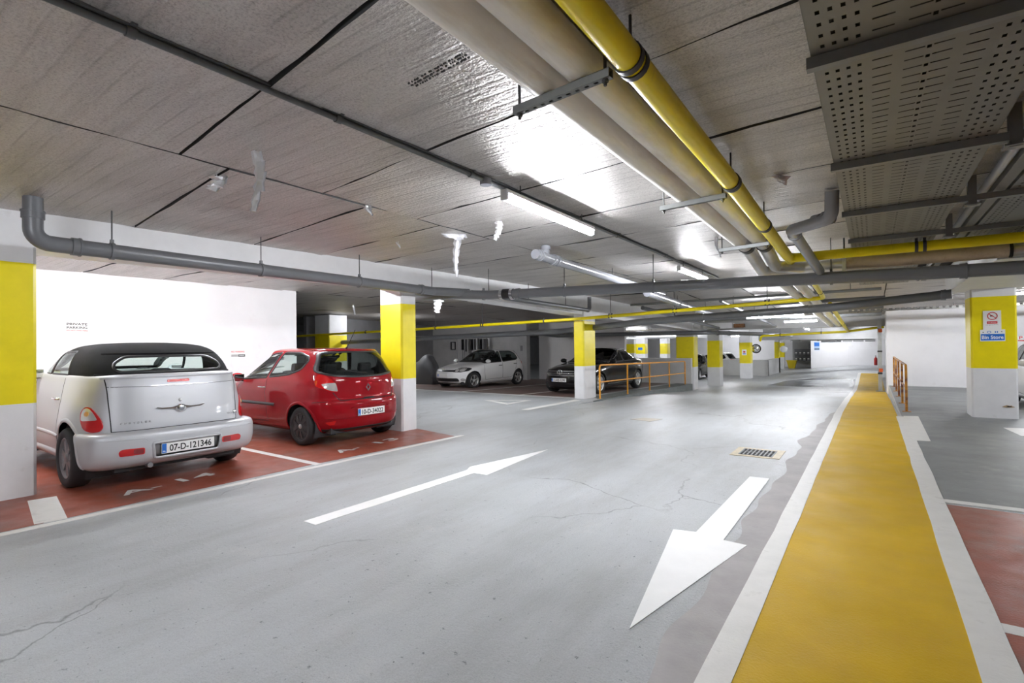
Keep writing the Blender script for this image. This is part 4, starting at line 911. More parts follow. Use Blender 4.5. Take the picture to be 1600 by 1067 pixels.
def rounded(poly, r, n=5):
    """round the corners of a closed 2d polygon"""
    out = []; k = len(poly)
    for i in range(k):
        p, a, b = V(poly[i]), V(poly[i - 1]), V(poly[(i + 1) % k])
        d = min(r, (a - p).length * .45, (b - p).length * .45)
        s, e = p + (a - p).normalized() * d, p + (b - p).normalized() * d
        for j in range(n + 1):
            t = j / n; out.append(s * (1 - t) ** 2 + p * 2 * t * (1 - t) + e * t * t)
    return out
def circle(cx, cz, r, a0=0, a1=TAU, n=40):
    return [V((cx + r * math.cos(a0 + (a1 - a0) * i / n), cz + r * math.sin(a0 + (a1 - a0) * i / n))) for i in range(n + (0 if abs(a1 - a0 - TAU) < 1e-6 else 1))]

class Shell:
    """body surface stacked from plan outlines; x forward, y left, z up, rear axle at x = 0"""
    def __init__(s, keys, xc, bulges=(), ds=.025, dz=.022, cap_top=True, xmin=None, xmax=None):
        zs = [k[0] for k in keys]; s.f = [pchip(zs, [k[i] for k in keys]) for i in range(1, 7)]; s.xc = xc; s.b = bulges
        zl = [zs[0]]
        for a, b in zip(zs, zs[1:]):
            ext = max(abs(s.f[0](b) - s.f[0](a)), abs(s.f[1](b) - s.f[1](a)), (b - a) * 1.0)
            n = max(1, int(math.ceil(max((b - a) / dz, min(ext / (ds * 2.2), 40))))); zl += [a + (b - a) * (i + 1) / n for i in range(n)]
        s.z = zl; L = s.f[0](.5) - s.f[1](.5)
        s.nq = [int(L * .28 / ds), int(.8 / ds) // 2 + 6]
        s.rings = [s.ring(z) for z in zl]
        n = len(s.rings[0]); vs = [p for r in s.rings for p in r]; fs = []
        for i in range(len(zl) - 1):
            for j in range(n): fs.append((i * n + j, i * n + (j + 1) % n, (i + 1) * n + (j + 1) % n, (i + 1) * n + j))
        for k, ring in ((0, 0), (1, len(zl) - 1)):
            c = len(vs); r = s.rings[ring]; vs.append(sum(r, V((0, 0, 0))) / n)
            for j in range(n):
                f = (ring * n + j, ring * n + (j + 1) % n, c); fs.append(f if k else f[::-1])
        s.v, s.fc = vs, fs
        s.bvh = BVHTree.FromPolygons(vs, fs)
    def quarter(s, a, w, n, m, N):
        D = 90; pts = []
        for i in range(D + 1):
            t = (i / D) * PI / 2; pts.append((a * max(0, math.cos(t)) ** (2 / n), w * max(0, math.sin(t)) ** (2 / m)))
        L = [0]
        for p, q in zip(pts, pts[1:]): L.append(L[-1] + math.hypot(q[0] - p[0], q[1] - p[1]))
        out = []; j = 0
        for i in range(N + 1):
            d = L[-1] * i / N
            while j < D - 1 and L[j + 1] < d: j += 1
            t = (d - L[j]) / max(1e-9, L[j + 1] - L[j]); out.append((pts[j][0] + (pts[j + 1][0] - pts[j][0]) * t, pts[j][1] + (pts[j + 1][1] - pts[j][1]) * t))
        return out
    def ring(s, z):
        xf, xr, w, nf, nr, m = [f(z) for f in s.f]; N = sum(s.nq)
        F = s.quarter(xf - s.xc, w, nf, m, N); R = s.quarter(s.xc - xr, w, nr, m, N)
        half = [(s.xc + x, y) for x, y in F] + [(s.xc - x, y) for x, y in R[::-1][1:]]
        full = half + [(x, -y) for x, y in half[::-1][1:-1]]
        out = []
        for x, y in full:
            q = abs(y) / w if w > 1e-6 else 0; dy = 0
            for bx_, bz_, rx, rz_, amt in s.b: dy += amt * math.exp(-((x - bx_) / rx) ** 2 - ((z - bz_) / rz_) ** 2)
            out.append(V((x, y + math.copysign(dy * q ** 3, y) if abs(y) > 1e-6 else y, z)))
        return out
    def hit(s, side, p, off=0):
        u, z = p[0], p[1]
        if side in ('BL', 'BR'):
            s_ = 1 if side == 'BL' else -1; d = V((.70711, -s_ * .70711, 0)); e = V((.70711, s_ * .70711, 0)); o = e * u - d * 6 + V((0, 0, z))
        else: o, d = {'L': (V((u, 4, z)), V((0, -1, 0))), 'R': (V((u, -4, z)), V((0, 1, 0))), 'B': (V((-8, u, z)), V((1, 0, 0))), 'F': (V((9, u, z)), V((-1, 0, 0))), 'T': (V((u, z, 5)), V((0, 0, -1)))}[side]
        h, n, i, dist = s.bvh.ray_cast(o, d)
        if h is None:
            h, n, i, dist = s.bvh.find_nearest(o + d * {'B': 7.4, 'F': 6, 'BL': 5.2, 'BR': 5.2}.get(side, 3.2))
        if n.dot(d) > 0: n = -n
        return h + n * off, n
    def mesh(s, openings, mb=None, keep=None):
        """openings: (side, polygon, limit) ; faces that fall inside are left out"""
        mb = mb or MB(); fs = []
        for f in s.fc:
            c = sum((s.v[i] for i in f), V((0, 0, 0))) / len(f); n = (s.v[f[1]] - s.v[f[0]]).cross(s.v[f[-1]] - s.v[f[0]]); 
            if n.length < 1e-12: continue
            n.normalize(); drop = keep is not None and not keep(c)
            if not drop:
                for sd, poly in openings:
                    if sd == 'L' and c.y > .25 and abs(n.x) < .8 and inpoly((c.x, c.z), poly): drop = True
                    elif sd == 'R' and c.y < -.25 and abs(n.x) < .8 and inpoly((c.x, c.z), poly): drop = True
                    elif sd == 'B' and c.x < s.xc and n.x < -.12 and inpoly((c.y, c.z), poly): drop = True
                    elif sd == 'F' and c.x > s.xc and n.x > .12 and inpoly((c.y, c.z), poly): drop = True
                    if drop: break
            if not drop: fs.append(f)
        mb.add(s.v, fs, 0, True)
        return mb
    def patch(s, side, poly, off=.004, h=.035, skirt=.012, mb=None, mi=0):
        bd = resample(poly, h); nb = len(bd); pts = list(bd)
        x0, x1 = min(p.x for p in bd), max(p.x for p in bd); y0, y1 = min(p.y for p in bd), max(p.y for p in bd)
        for i in range(1, int((x1 - x0) / h) + 1):
            for j in range(1, int((y1 - y0) / h) + 1):
                q = V((x0 + i * h, y0 + j * h))
                if inpoly(q, bd) and min((q - b).length for b in bd) > h * .45: pts.append(q)
        r = geometry.delaunay_2d_cdt(pts, [(i, (i + 1) % nb) for i in range(nb)], [list(range(nb))], 1, 1e-5)
        vs = [s.hit(side, q, off)[0] for q in r[0]]; mb = mb or MB(); fs = [tuple(f) for f in r[2]]
        ref = s.hit(side, r[0][0])[1]
        if fs:
            t = 0
            for f in fs[:20]:
                nn = (vs[f[1]] - vs[f[0]]).cross(vs[f[2]] - vs[f[0]]); t += nn.dot({'BL': V((-1, 1, 0)), 'BR': V((-1, -1, 0)), 'L': V((0, 1, 0)), 'R': V((0, -1, 0)), 'B': V((-1, 0, 0)), 'F': V((1, 0, 0)), 'T': V((0, 0, 1))}[side])
            if t < 0: fs = [f[::-1] for f in fs]
        mb.add(vs, fs, mi, True)
        if skirt:
            a = [s.hit(side, q, off)[0] for q in bd]; b = [s.hit(side, q, off - skirt)[0] for q in bd]
            mb.add(a + b, [(i, nb + i, nb + (i + 1) % nb, (i + 1) % nb) for i in range(nb)], mi, True)
        return mb
    def ribbon(s, side, line, w, off=.003, closed=False, h=.04, mb=None, mi=0, rise=.002):
        ln = resample([V(p) for p in line], h, closed); n = len(ln); mb = mb or MB(); vs = []
        for i in range(n):
            a = ln[i - 1] if (closed or i > 0) else ln[i]; b = ln[(i + 1) % n] if (closed or i < n - 1) else ln[i]
            t = (b - a).normalized(); nn = V((-t.y, t.x)) * w / 2
            vs += [s.hit(side, ln[i] - nn, off - .006)[0], s.hit(side, ln[i] - nn * .8, off)[0], s.hit(side, ln[i], off + rise)[0], s.hit(side, ln[i] + nn * .8, off)[0], s.hit(side, ln[i] + nn, off - .006)[0]]
        k = n if closed else n - 1
        mb.add(vs, [(i * 5 + j, i * 5 + j + 1, ((i + 1) % n) * 5 + j + 1, ((i + 1) % n) * 5 + j) for i in range(k) for j in range(4)], mi, True)
        return mb

def mirror(poly): return [V((-p[0], p[1])) for p in poly][::-1]
def wheel(car, x, y, R, W, rim_mat, kind, seg=40, caps=True):
    sgn = 1 if y > 0 else -1
    Fm = frame((x, y, R), (1, 0, 0), (0, 0, 1)) if sgn < 0 else frame((x, y, R), (-1, 0, 0), (0, 0, 1))
    rr = R * .66; h = W / 2; m = MB()
    m.lathe([(rr, -h * .8), (rr + .02, -h), (R - .03, -h), (R - .008, -h * .8), (R, -h * .5), (R, h * .5), (R - .008, h * .8), (R - .03, h), (rr + .02, h), (rr, h * .8), (rr - .01, h * .3)], Fm, seg)
    wl = m.build('wheel', M['tyre'], car)
    m = MB(); m.lathe([(.001, -.02), (rr * .8, -.02), (rr - .012, -h * .7)], Fm, seg); m.lathe([(rr - .012, -h * .8), (rr - .02, h * .3), (rr + .004, h * .78), (rr + .012, h * .86), (rr - .006, h * .92), (rr - .022, h * .5)], Fm, seg, 1)
    def spoke(a, w0, w1, r0, r1, hh):
        c, s_ = math.cos(a), math.sin(a); vs = []
        for rad, w_ in ((r0, w0), (r1, w1)):
            for dw in (-w_, w_):
                for z in (hh - .02, hh): vs.append(Fm @ V((rad * c - dw * s_, rad * s_ + dw * c, z * (1 if rad == r0 else .95))))
        m.add(vs, [(0, 1, 5, 4), (2, 6, 7, 3), (1, 3, 7, 5), (0, 4, 6, 2)], 1)
    if kind == 'double':
        for k in range(5):
            for d in (-.16, .16): spoke(TAU * k / 5 + d * .55 + .3, .013, .016, rr * .2, rr * .98, h * .72)
    elif kind == 'seven':
        for k in range(7): spoke(TAU * k / 7 + .2, .026, .042, rr * .15, rr * .98, h * .75)
    elif kind == 'cover':
        m.lathe([(.001, h * .86), (rr * .35, h * .86), (rr * .9, h * .74), (rr, h * .7)], Fm, seg, 1)
        for k in range(9): spoke(TAU * k / 9, .012, .030, rr * .40, rr * .93, h * .92)
    m.lathe([(.001, h * .85), (rr * .18, h * .85), (rr * .25, h * .7), (rr * .25, 0)], Fm, 20, 1)
    m.build('rim', [M['dark'], rim_mat], wl)
    if kind == 'cover':
        m = MB(); m.lathe([(.001, h * .96), (rr * .16, h * .96), (rr * .2, h * .86)], Fm, 20); m.build('hub_cap', M['steel'], wl)
    return wl
def plate(car, o, xa, ya, text, w=.52, h=.11, blue=True, th=.012):
    F = frame(o, xa, ya); m = MB(); m.box(o, (w, h, th), M=F.to_3x3().to_4x4(), bev=.003)
    p = m.build('number_plate', M['signwhite'], car)
    if blue:
        m = MB(); m.box(F @ V((-w / 2 + .025, 0, th / 2)), (.044, h - .012, .003), M=F.to_3x3().to_4x4()); write(m, 'IRL', F @ Matrix.Translation((-w / 2 + .025, -h * .28, th / 2 + .0022)), .016, .028, 1); m.build('blue_band', [M['signblue'], M['signwhite']], p)
    if not text.strip(): return p
    m = MB(); write(m, text, F @ Matrix.Translation((.022, -.002, th / 2 + .0012)), h * .66, w * .80); m.build('lettering', M['signblack'], p)
    return p
def seat(car, x, y, col, wide=.5):
    m = MB(); R = Matrix.Rotation(-.22, 4, 'Y')
    m.box((x + .12, y, .52), (.5, wide, .16), bev=.05); m.box((x - .16, y, .84), (.13, wide, .6), M=R, bev=.05)
    s = m.build('seat', col, car)
    for yy in ([y] if wide < .7 else [y - wide * .3, y + wide * .3]):
        m = MB(); m.box((x - .27, yy, 1.18), (.09, .25, .15), M=R, bev=.035); m.tube([(x - .24, yy - .06, 1.05), (x - .25, yy - .06, 1.16)], .007, 6); m.tube([(x - .24, yy + .06, 1.05), (x - .25, yy + .06, 1.16)], .007, 6)
        m.build('headrest', col, s)
def interior(car, x0, x1, w, zfl, belt, seats, steer_y):
    m = MB(); m.bx(x0, x1, -w, w, zfl - .03, zfl); m.bx(x1 - .45, x1, -w, w, zfl, belt - .05, bev=.03)
    for s in (-1, 1): m.bx(x0, x1, s * w, s * (w - .02), zfl, belt - .03)
    m.build('interior', M['trim'], car)
    m = MB(); Fm = frame((x1 - .52, steer_y, belt - .06), (0, 1, 0), (.35, 0, .94))
    m.tube([Fm @ V((.18 * math.cos(TAU * k / 24), .18 * math.sin(TAU * k / 24), 0)) for k in range(25)], .014, 8); m.tube([Fm @ V((-.17, 0, 0)), Fm @ V((.17, 0, 0))], .016, 6); m.tube([Fm @ V((0, 0, 0)), (x1 - .3, steer_y, belt - .16)], .03, 8)
    m.build('steering_wheel', M['black'], car)
    for x, y, wd in seats: seat(car, x, y, M['seat'], wd)
def arches(car, sh, xs, zc_, r, paint, w, dark):
    for sd in 'LR':
        for x in xs: sh.ribbon(sd, circle(x, zc_, r + .012, -.42, PI + .42, 36), .045, .004, rise=.006).build('wheel_arch_lip', paint, car)
    for s in (-1, 1):
        for x in xs:
            m = MB()
            n = 24; a = [(x + (r + .01) * math.cos(-.5 + (PI + 1) * i / n), zc_ + (r + .01) * math.sin(-.5 + (PI + 1) * i / n)) for i in range(n + 1)]
            m.add([(p[0], s * (w - .03), p[1]) for p in a] + [(p[0], s * (w - .42), p[1]) for p in a], [(i, i + 1, n + 2 + i, n + 1 + i) for i in range(n)])
            m.add([(p[0], s * (w - .42), p[1]) for p in a], [tuple(range(n + 1))])
            m.build('wheel_well', dark, car)
def handle(car, sh, sd, x, z, mat, L=.17):
    y = sh.hit(sd, (x, z))[0].y; s = 1 if y > 0 else -1; m = MB()
    m.tube(bend([(x - L / 2, y - s * .01, z), (x - L / 2 + .01, y + s * .035, z + .004), (x + L / 2 - .01, y + s * .035, z + .004), (x + L / 2, y - s * .01, z)], .02, 4), .013, 8); m.build('door_handle', mat, car)
def side_mirror(car, x, y, z, mat, s):
    m = MB(); bm = bmesh.new(); bmesh.ops.create_uvsphere(bm, u_segments=16, v_segments=10, radius=1)
    for q in bm.verts: q.co = V((q.co.x * (.06 if q.co.x < 0 else .10), q.co.y * .115, q.co.z * .075)) + V((x, y + s * .10, z))
    bm.verts.index_update(); m.add([q.co.copy() for q in bm.verts], [tuple(q.index for q in f.verts) for f in bm.faces], 0, True); bm.free()
    m.tube([(x + .02, y - s * .03, z - .07), (x + .01, y + s * .06, z - .03)], .022, 8); mm = m.build('wing_mirror', mat, car)
    m = MB(); m.box((x - .058, y + s * .10, z), (.012, .17, .105), bev=.005); m.build('mirror_glass', M['chrome'], mm)

M['trim'] = pm('dark_cabin_trim', (.035, .035, .038), .8)
M['seat'] = pm('charcoal_seat_cloth', (.05, .05, .055), .85)
M['silver'] = pm('silver_car_paint', (.54, .55, .575), .45, metal=.25, coat=.25, back=(.03, .03, .03))
M['redcar'] = pm('deep_red_car_paint', (.26, .004, .009), .4, metal=.0, spec=.05, cior=1.32, coat=1, back=(.03, .03, .03))
M['whitecar'] = pm('white_car_paint', (.80, .80, .80), .3, coat=.8, back=(.03, .03, .03))
M['blackcar'] = pm('black_car_paint', (.006, .006, .007), .3, spec=.1, cior=1.4, coat=1, back=(.01, .01, .01))
M['cloth'] = pm('black_canvas_roof', (.012, .012, .013), .9, spec=.15, bump=.25, bs=300, var=.15, vs=6)
M['glass'] = glass('clear_car_glass', (.82, .90, .87))
M['glass_dark'] = glass('tinted_car_glass', (.42, .47, .46))
M['glass_deep'] = glass('deep_tinted_glass', (.16, .17, .17))
M['lamp_red'] = pm('red_lamp_lens', (.55, .008, .010), .10, coat=1)
M['lamp_dark'] = pm('dark_red_lamp_lens', (.24, .006, .01), .12, coat=1)
M['lamp_clear'] = pm('clear_lamp_lens', (.80, .78, .76), .12, metal=.5, coat=1)
M['lamp_amber'] = pm('amber_lamp_lens', (.75, .38, .10), .2, coat=1)
M['gap'] = pm('shut_line', (.012, .012, .013), .8)
M['alloy'] = pm('silver_alloy', (.66, .67, .68), .3, metal=.8)
M['alloy_dark'] = pm('dusty_grey_alloy', (.26, .26, .27), .45, metal=.5)
M['cover'] = pm('black_wheel_cover', (.035, .035, .037), .5)

def lens(o, n, w, h, d, m, mi=0):
    """rounded lozenge bump"""
    pass

# --- silver convertible
def silver():
    car = thing('convertible_car', 'silver convertible with black fabric roof, parked between pillar and red hatchback', 'car', (-7.21, 2.655, 0), PI - .012, local=True)
    B = [(-.02, .62, .56, .34, .10), (2.62, .60, .50, .34, .09)]
    K = [(.20, 3.25, -.50, .72, 9, 10, 4), (.30, 3.35, -.62, .785, 9, 10, 4), (.45, 3.42, -.665, .805, 9, 11, 4), (.62, 3.42, -.675, .805, 9, 12, 4), (.80, 3.25, -.655, .795, 8, 12, 4.2), (.95, 2.95, -.63, .785, 8, 12, 4.5), (1.08, 2.55, -.605, .77, 8, 13, 5), (1.16, 2.15, -.585, .755, 8, 13, 5), (1.215, 2.0, -.565, .74, 8, 12, 5), (1.238, 1.92, -.52, .71, 8, 10, 4)]
    sh = Shell(K, 1.35, B)
    R = .328; ar = .405
    op = [(s, circle(x, R + .005, ar)) for s in 'LR' for x in (0, 2.62)]
    sh.mesh(op).build('body', M['silver'], car)
    arches(car, sh, (0, 2.62), R + .005, ar, M['silver'], .84, M['dark'])
    for x in (0, 2.62):
        for s in (-1, 1): wheel(car, x + (.04 if x == 0 else 0), s * .79, R, .20, M['alloy_dark'], 'seven')
    # fabric roof with its own shape
    T = [(1.205, 1.90, -.49, .735, 7, 8, 3.8), (1.25, 1.84, -.47, .735, 7, 7.5, 3.6), (1.33, 1.63, -.41, .725, 6, 7, 3.4), (1.42, 1.38, -.31, .70, 6, 6.5, 3.2), (1.50, 1.12, -.19, .655, 6, 6, 3), (1.555, .90, -.05, .58, 6, 5, 2.8), (1.585, .68, .08, .44, 5, 4, 2.5), (1.599, .50, .20, .24, 4, 4, 2.2)]
    tp = Shell(T, .5)
    rw = rounded([(-.51, 1.262), (-.56, 1.30), (-.54, 1.36), (-.43, 1.432), (.43, 1.432), (.54, 1.36), (.56, 1.30), (.51, 1.262)], .06)
    fw_ = rounded([(1.21, 1.225), (.95, 1.485), (1.12, 1.47), (1.40, 1.38), (1.80, 1.225)], .03)
    qw = rounded([(.50, 1.225), (.46, 1.495), (.91, 1.49), (1.17, 1.225)], .03)
    ws = rounded([(-.60, 1.26), (-.50, 1.49), (.50, 1.49), (.60, 1.26)], .06)
    tp.mesh([('B', rw)] + [(s, p) for s in 'LR' for p in (fw_, qw)] + [('F', ws)]).build('fabric_roof', M['cloth'], car)
    tp.patch('B', rw, .002).build('rear_window', M['glass'], car)
    m = MB(); tp.ribbon('B', rw, .028, .006, True, mb=m)
    for s in 'LR':
        for p in (fw_, qw): tp.ribbon(s, p, .026, .005, True, mb=m)
        tp.patch(s, fw_, .001).build('door_window', M['glass'], car); tp.patch(s, qw, .001).build('quarter_window', M['glass'], car)
    tp.ribbon('F', ws, .04, .005, True, mb=m); m.build('window_seal', M['black'], car)
    tp.patch('F', ws, .001).build('windscreen', M['glass'], car)
    m = MB(); tp.ribbon('B', [(-.60, 1.468), (.60, 1.468)], .02, .003, mb=m, rise=.006); tp.ribbon('B', [(-.70, 1.235), (.70, 1.235)], .03, .004, mb=m, rise=.01); m.build('roof_seam', M['cloth'], car)
    interior(car, -.3, 1.95, .68, .33, 1.14, [(1.12, .34, .5), (1.12, -.34, .5), (.20, 0, 1.1)], -.34)
    # boot lid and shut lines
    m = MB(); lid = [(.665, 1.19), (.645, .63)]; lid2 = [(-.645, .63), (-.665, 1.19)]
    sh.ribbon('B', lid, .010, .002, mb=m, rise=.0005); sh.ribbon('B', lid2, .010, .002, mb=m, rise=.0005); sh.ribbon('B', [(.645, .632), (-.645, .632)], .014, .002, mb=m, rise=.0005); sh.ribbon('B', [(.66, 1.11), (.3, 1.10), (-.3, 1.10), (-.66, 1.11)], .006, .0012, mb=m, rise=.0003)
    for s in 'LR':
        sh.ribbon(s, [(.55, 1.22), (.52, .95), (.52, .36)], .008, .002, mb=m, rise=.0005); sh.ribbon(s, [(1.72, 1.2), (1.80, .9), (1.80, .36)], .008, .002, mb=m, rise=.0005)
    m.build('shut_line', M['gap'], car)
    m = MB(); sh.ribbon('B', [(-.69, 1.205), (.69, 1.205)], .028, .006, mb=m, rise=.012); m.build('lid_edge', M['silver'], car)
    m = MB(); sh.patch('B', rounded([(-.115, 1.135), (-.115, 1.165), (.115, 1.165), (.115, 1.135)], .012), .006, mb=m); m.build('brake_light', M['lamp_red'], car)
    # tail lamps: teardrop on the rear wings
    for s in (1, -1):
        sd = 'BL' if s > 0 else 'BR'
        q = [(.365, .845), (.325, .90), (.26, .905), (.185, .845), (.125, .77), (.10, .69), (.13, .645), (.22, .638), (.305, .67), (.355, .765)]
        m = MB(); sh.patch(sd, rounded(q, .06), .014, .018, .03, mb=m); tl = m.build('tail_light', M['lamp_red'], car)
        c = rounded([(.345, .84), (.315, .885), (.265, .892), (.21, .845), (.155, .765), (.34, .755)], .03)
        m = MB(); sh.patch(sd, c, .019, .018, .008, mb=m); m.build('reversing_lens', M['lamp_clear'], tl)
        m = MB(); sh.patch(sd, circle(.275, .83, .026, n=14), .024, .012, .006, mb=m); m.build('indicator_lens', M['lamp_amber'], tl)
    # bumper wraps the tail
    KB = [(.235, .9, -.62, .81, 8, 9, 3.6), (.27, .9, -.71, .855, 8, 9, 3.4), (.34, .9, -.765, .882, 8, 9, 3.2), (.44, .9, -.785, .892, 8, 9, 3.2), (.54, .9, -.785, .892, 8, 9, 3.2), (.595, .9, -.775, .885, 8, 9, 3.3), (.622, .9, -.74, .865, 8, 9, 3.6), (.632, .9, -.68, .82, 8, 9, 4)]
    bp = Shell(KB, .05, ds=.025)
    rec = rounded([(-.365, .32), (-.385, .49), (.325, .49), (.305, .32)], .03)
    bp.mesh([('B', rec), ('L', circle(0, R, .41)), ('R', circle(0, R, .41))], keep=lambda c: c.x < -.16).build('bumper', M['silver'], car)
    m = MB(); bp.ribbon('B', rec, .03, .006, True, mb=m, rise=.010); m.build('plate_surround', M['silver'], car)
    for s_ in 'LR': bp.ribbon(s_, circle(0, R, .415, 2.30, 3.32, 24), .04, .004, rise=.006).build('bumper_edge', M['silver'], car)
    m = MB(); bp.patch('B', rec, -.035, skirt=0, mb=m); m.build('plate_recess', M['alloy_dark'], car)
    plate(car, (-.797 + .03, -.035, .412), (0, -1, 0), (0, 0, 1), '07-D-121346', .55, .115)
    for s in (1, -1):
        q = rounded([(s * .40, .385), (s * .40, .455), (s * .60, .46), (s * .63, .435), (s * .62, .385)][::s], .02)
        m = MB(); bp.patch('B', q, .006, mb=m); rf = m.build('bumper_reflector', M['lamp_red'], car)
        q = rounded([(s * .41, .395), (s * .41, .445), (s * .50, .448), (s * .50, .395)][::s], .01)
        m = MB(); bp.patch('B', q, .009, skirt=.004, mb=m); m.build('inner_lens', M['lamp_dark'], rf)
    m = MB(); bp.ribbon('B', [(-.80, .56), (-.40, .552), (-.37, .53)], .006, .001, mb=m, rise=.004); bp.ribbon('B', [(.80, .56), (.40, .552), (.37, .53)], .006, .001, mb=m, rise=.004); m.build('bumper_crease', M['silver'], car)
    m = MB(); m.tube([(-.2, .33, .255), (-.72, .33, .245)], .028, 12); m.build('exhaust_pipe', M['alloy_dark'], car)
    m = MB(); m.bx(-.6, 3.2, -.62, .62, .20, .30); m.build('underbody', M['dark'], car)
    # winged badge, lock and lettering
    bx_ = sh.hit('B', (0, .82))[0].x
    bd = thing_part = None
    m = MB(); Fb = frame((bx_ - .004, 0, .845), (0, -1, 0), (-.0, 0, 1))
    for s in (1, -1):
        pr = [(.05, .018), (.12, .010), (.24, .012), (.30, .020), (.24, -.004), (.12, -.014), (.05, -.028)]
        vs = [Fb @ V((s * a * .82, b, .006)) for a, b in pr] + [Fb @ V((s * a * .82, b * .6, .014)) for a, b in pr]; k = len(pr)
        m.add(vs, [tuple(range(k, 2 * k))] + [(i, (i + 1) % k, k + (i + 1) % k, k + i) for i in range(k)])
    b0 = m.build('winged_badge', M['chrome'], car)
    m = MB(); m.lathe([(.001, .020), (.04, .018), (.058, .010), (.062, .0)], Fb @ Matrix.Scale(.78, 4, (0, 1, 0)) @ Matrix.Translation((0, -.018, 0)), 24); m.build('medallion', M['chrome'], b0)
    m = MB(); m.lathe([(.001, .0225), (.024, .0215), (.03, .019)], Fb @ Matrix.Scale(.78, 4, (0, 1, 0)) @ Matrix.Translation((0, -.018, 0)), 20); m.build('enamel', pm('grey_enamel', (.32, .33, .36), .3, metal=.4), b0)
    m = MB(); m.lathe([(.001, .008), (.016, .008), (.02, 0)], frame((sh.hit('B', (0, .925))[0].x - .002, 0, .925), (0, -1, 0), (0, 0, 1)), 18); m.build('boot_lock', M['alloy'], car)
    m = MB(); ts = 'CHRYSLER'
    for i, ch in enumerate(ts):
        yy = .565 - i * .036; xx = sh.hit('B', (yy, .716))[0].x - .002; write(m, ch, frame((xx, yy, .716), (0, -1, 0), (0, 0, 1)), .022, .024)
    m.build('lettering', M['alloy_dark'], car)
    m = MB(); write(m, 'LIMITED 2.4L', frame((sh.hit('B', (-.53, .714))[0].x - .002, -.53, .714), (0, -1, 0), (0, 0, 1)), .018, .17); m.build('lettering', M['alloy_dark'], car)
    m = MB(); m.lathe([(.001, .008), (.028, .008), (.032, 0)], frame((sh.hit('B', (-.625, .715))[0].x - .002, -.625, .715), (0, -1, 0), (0, 0, 1)), 14); m.build('round_badge', M['chrome'], car)
    for s in 'LR':
        handle(car, sh, s, .68, .94, M['chrome'])
        m = MB(); sh.ribbon(s, [(.48, .52), (2.1, .52)], .05, .005, mb=m, rise=.01); m.build('side_moulding', M['silver'], car)
        m = MB(); sh.ribbon(s, [(.45, .30), (2.2, .30)], .08, .004, mb=m, rise=.03); m.build('sill', M['silver'], car)
    side_mirror(car, 1.62, .72, 1.22, M['silver'], 1); side_mirror(car, 1.62, -.72, 1.22, M['silver'], -1)
silver()

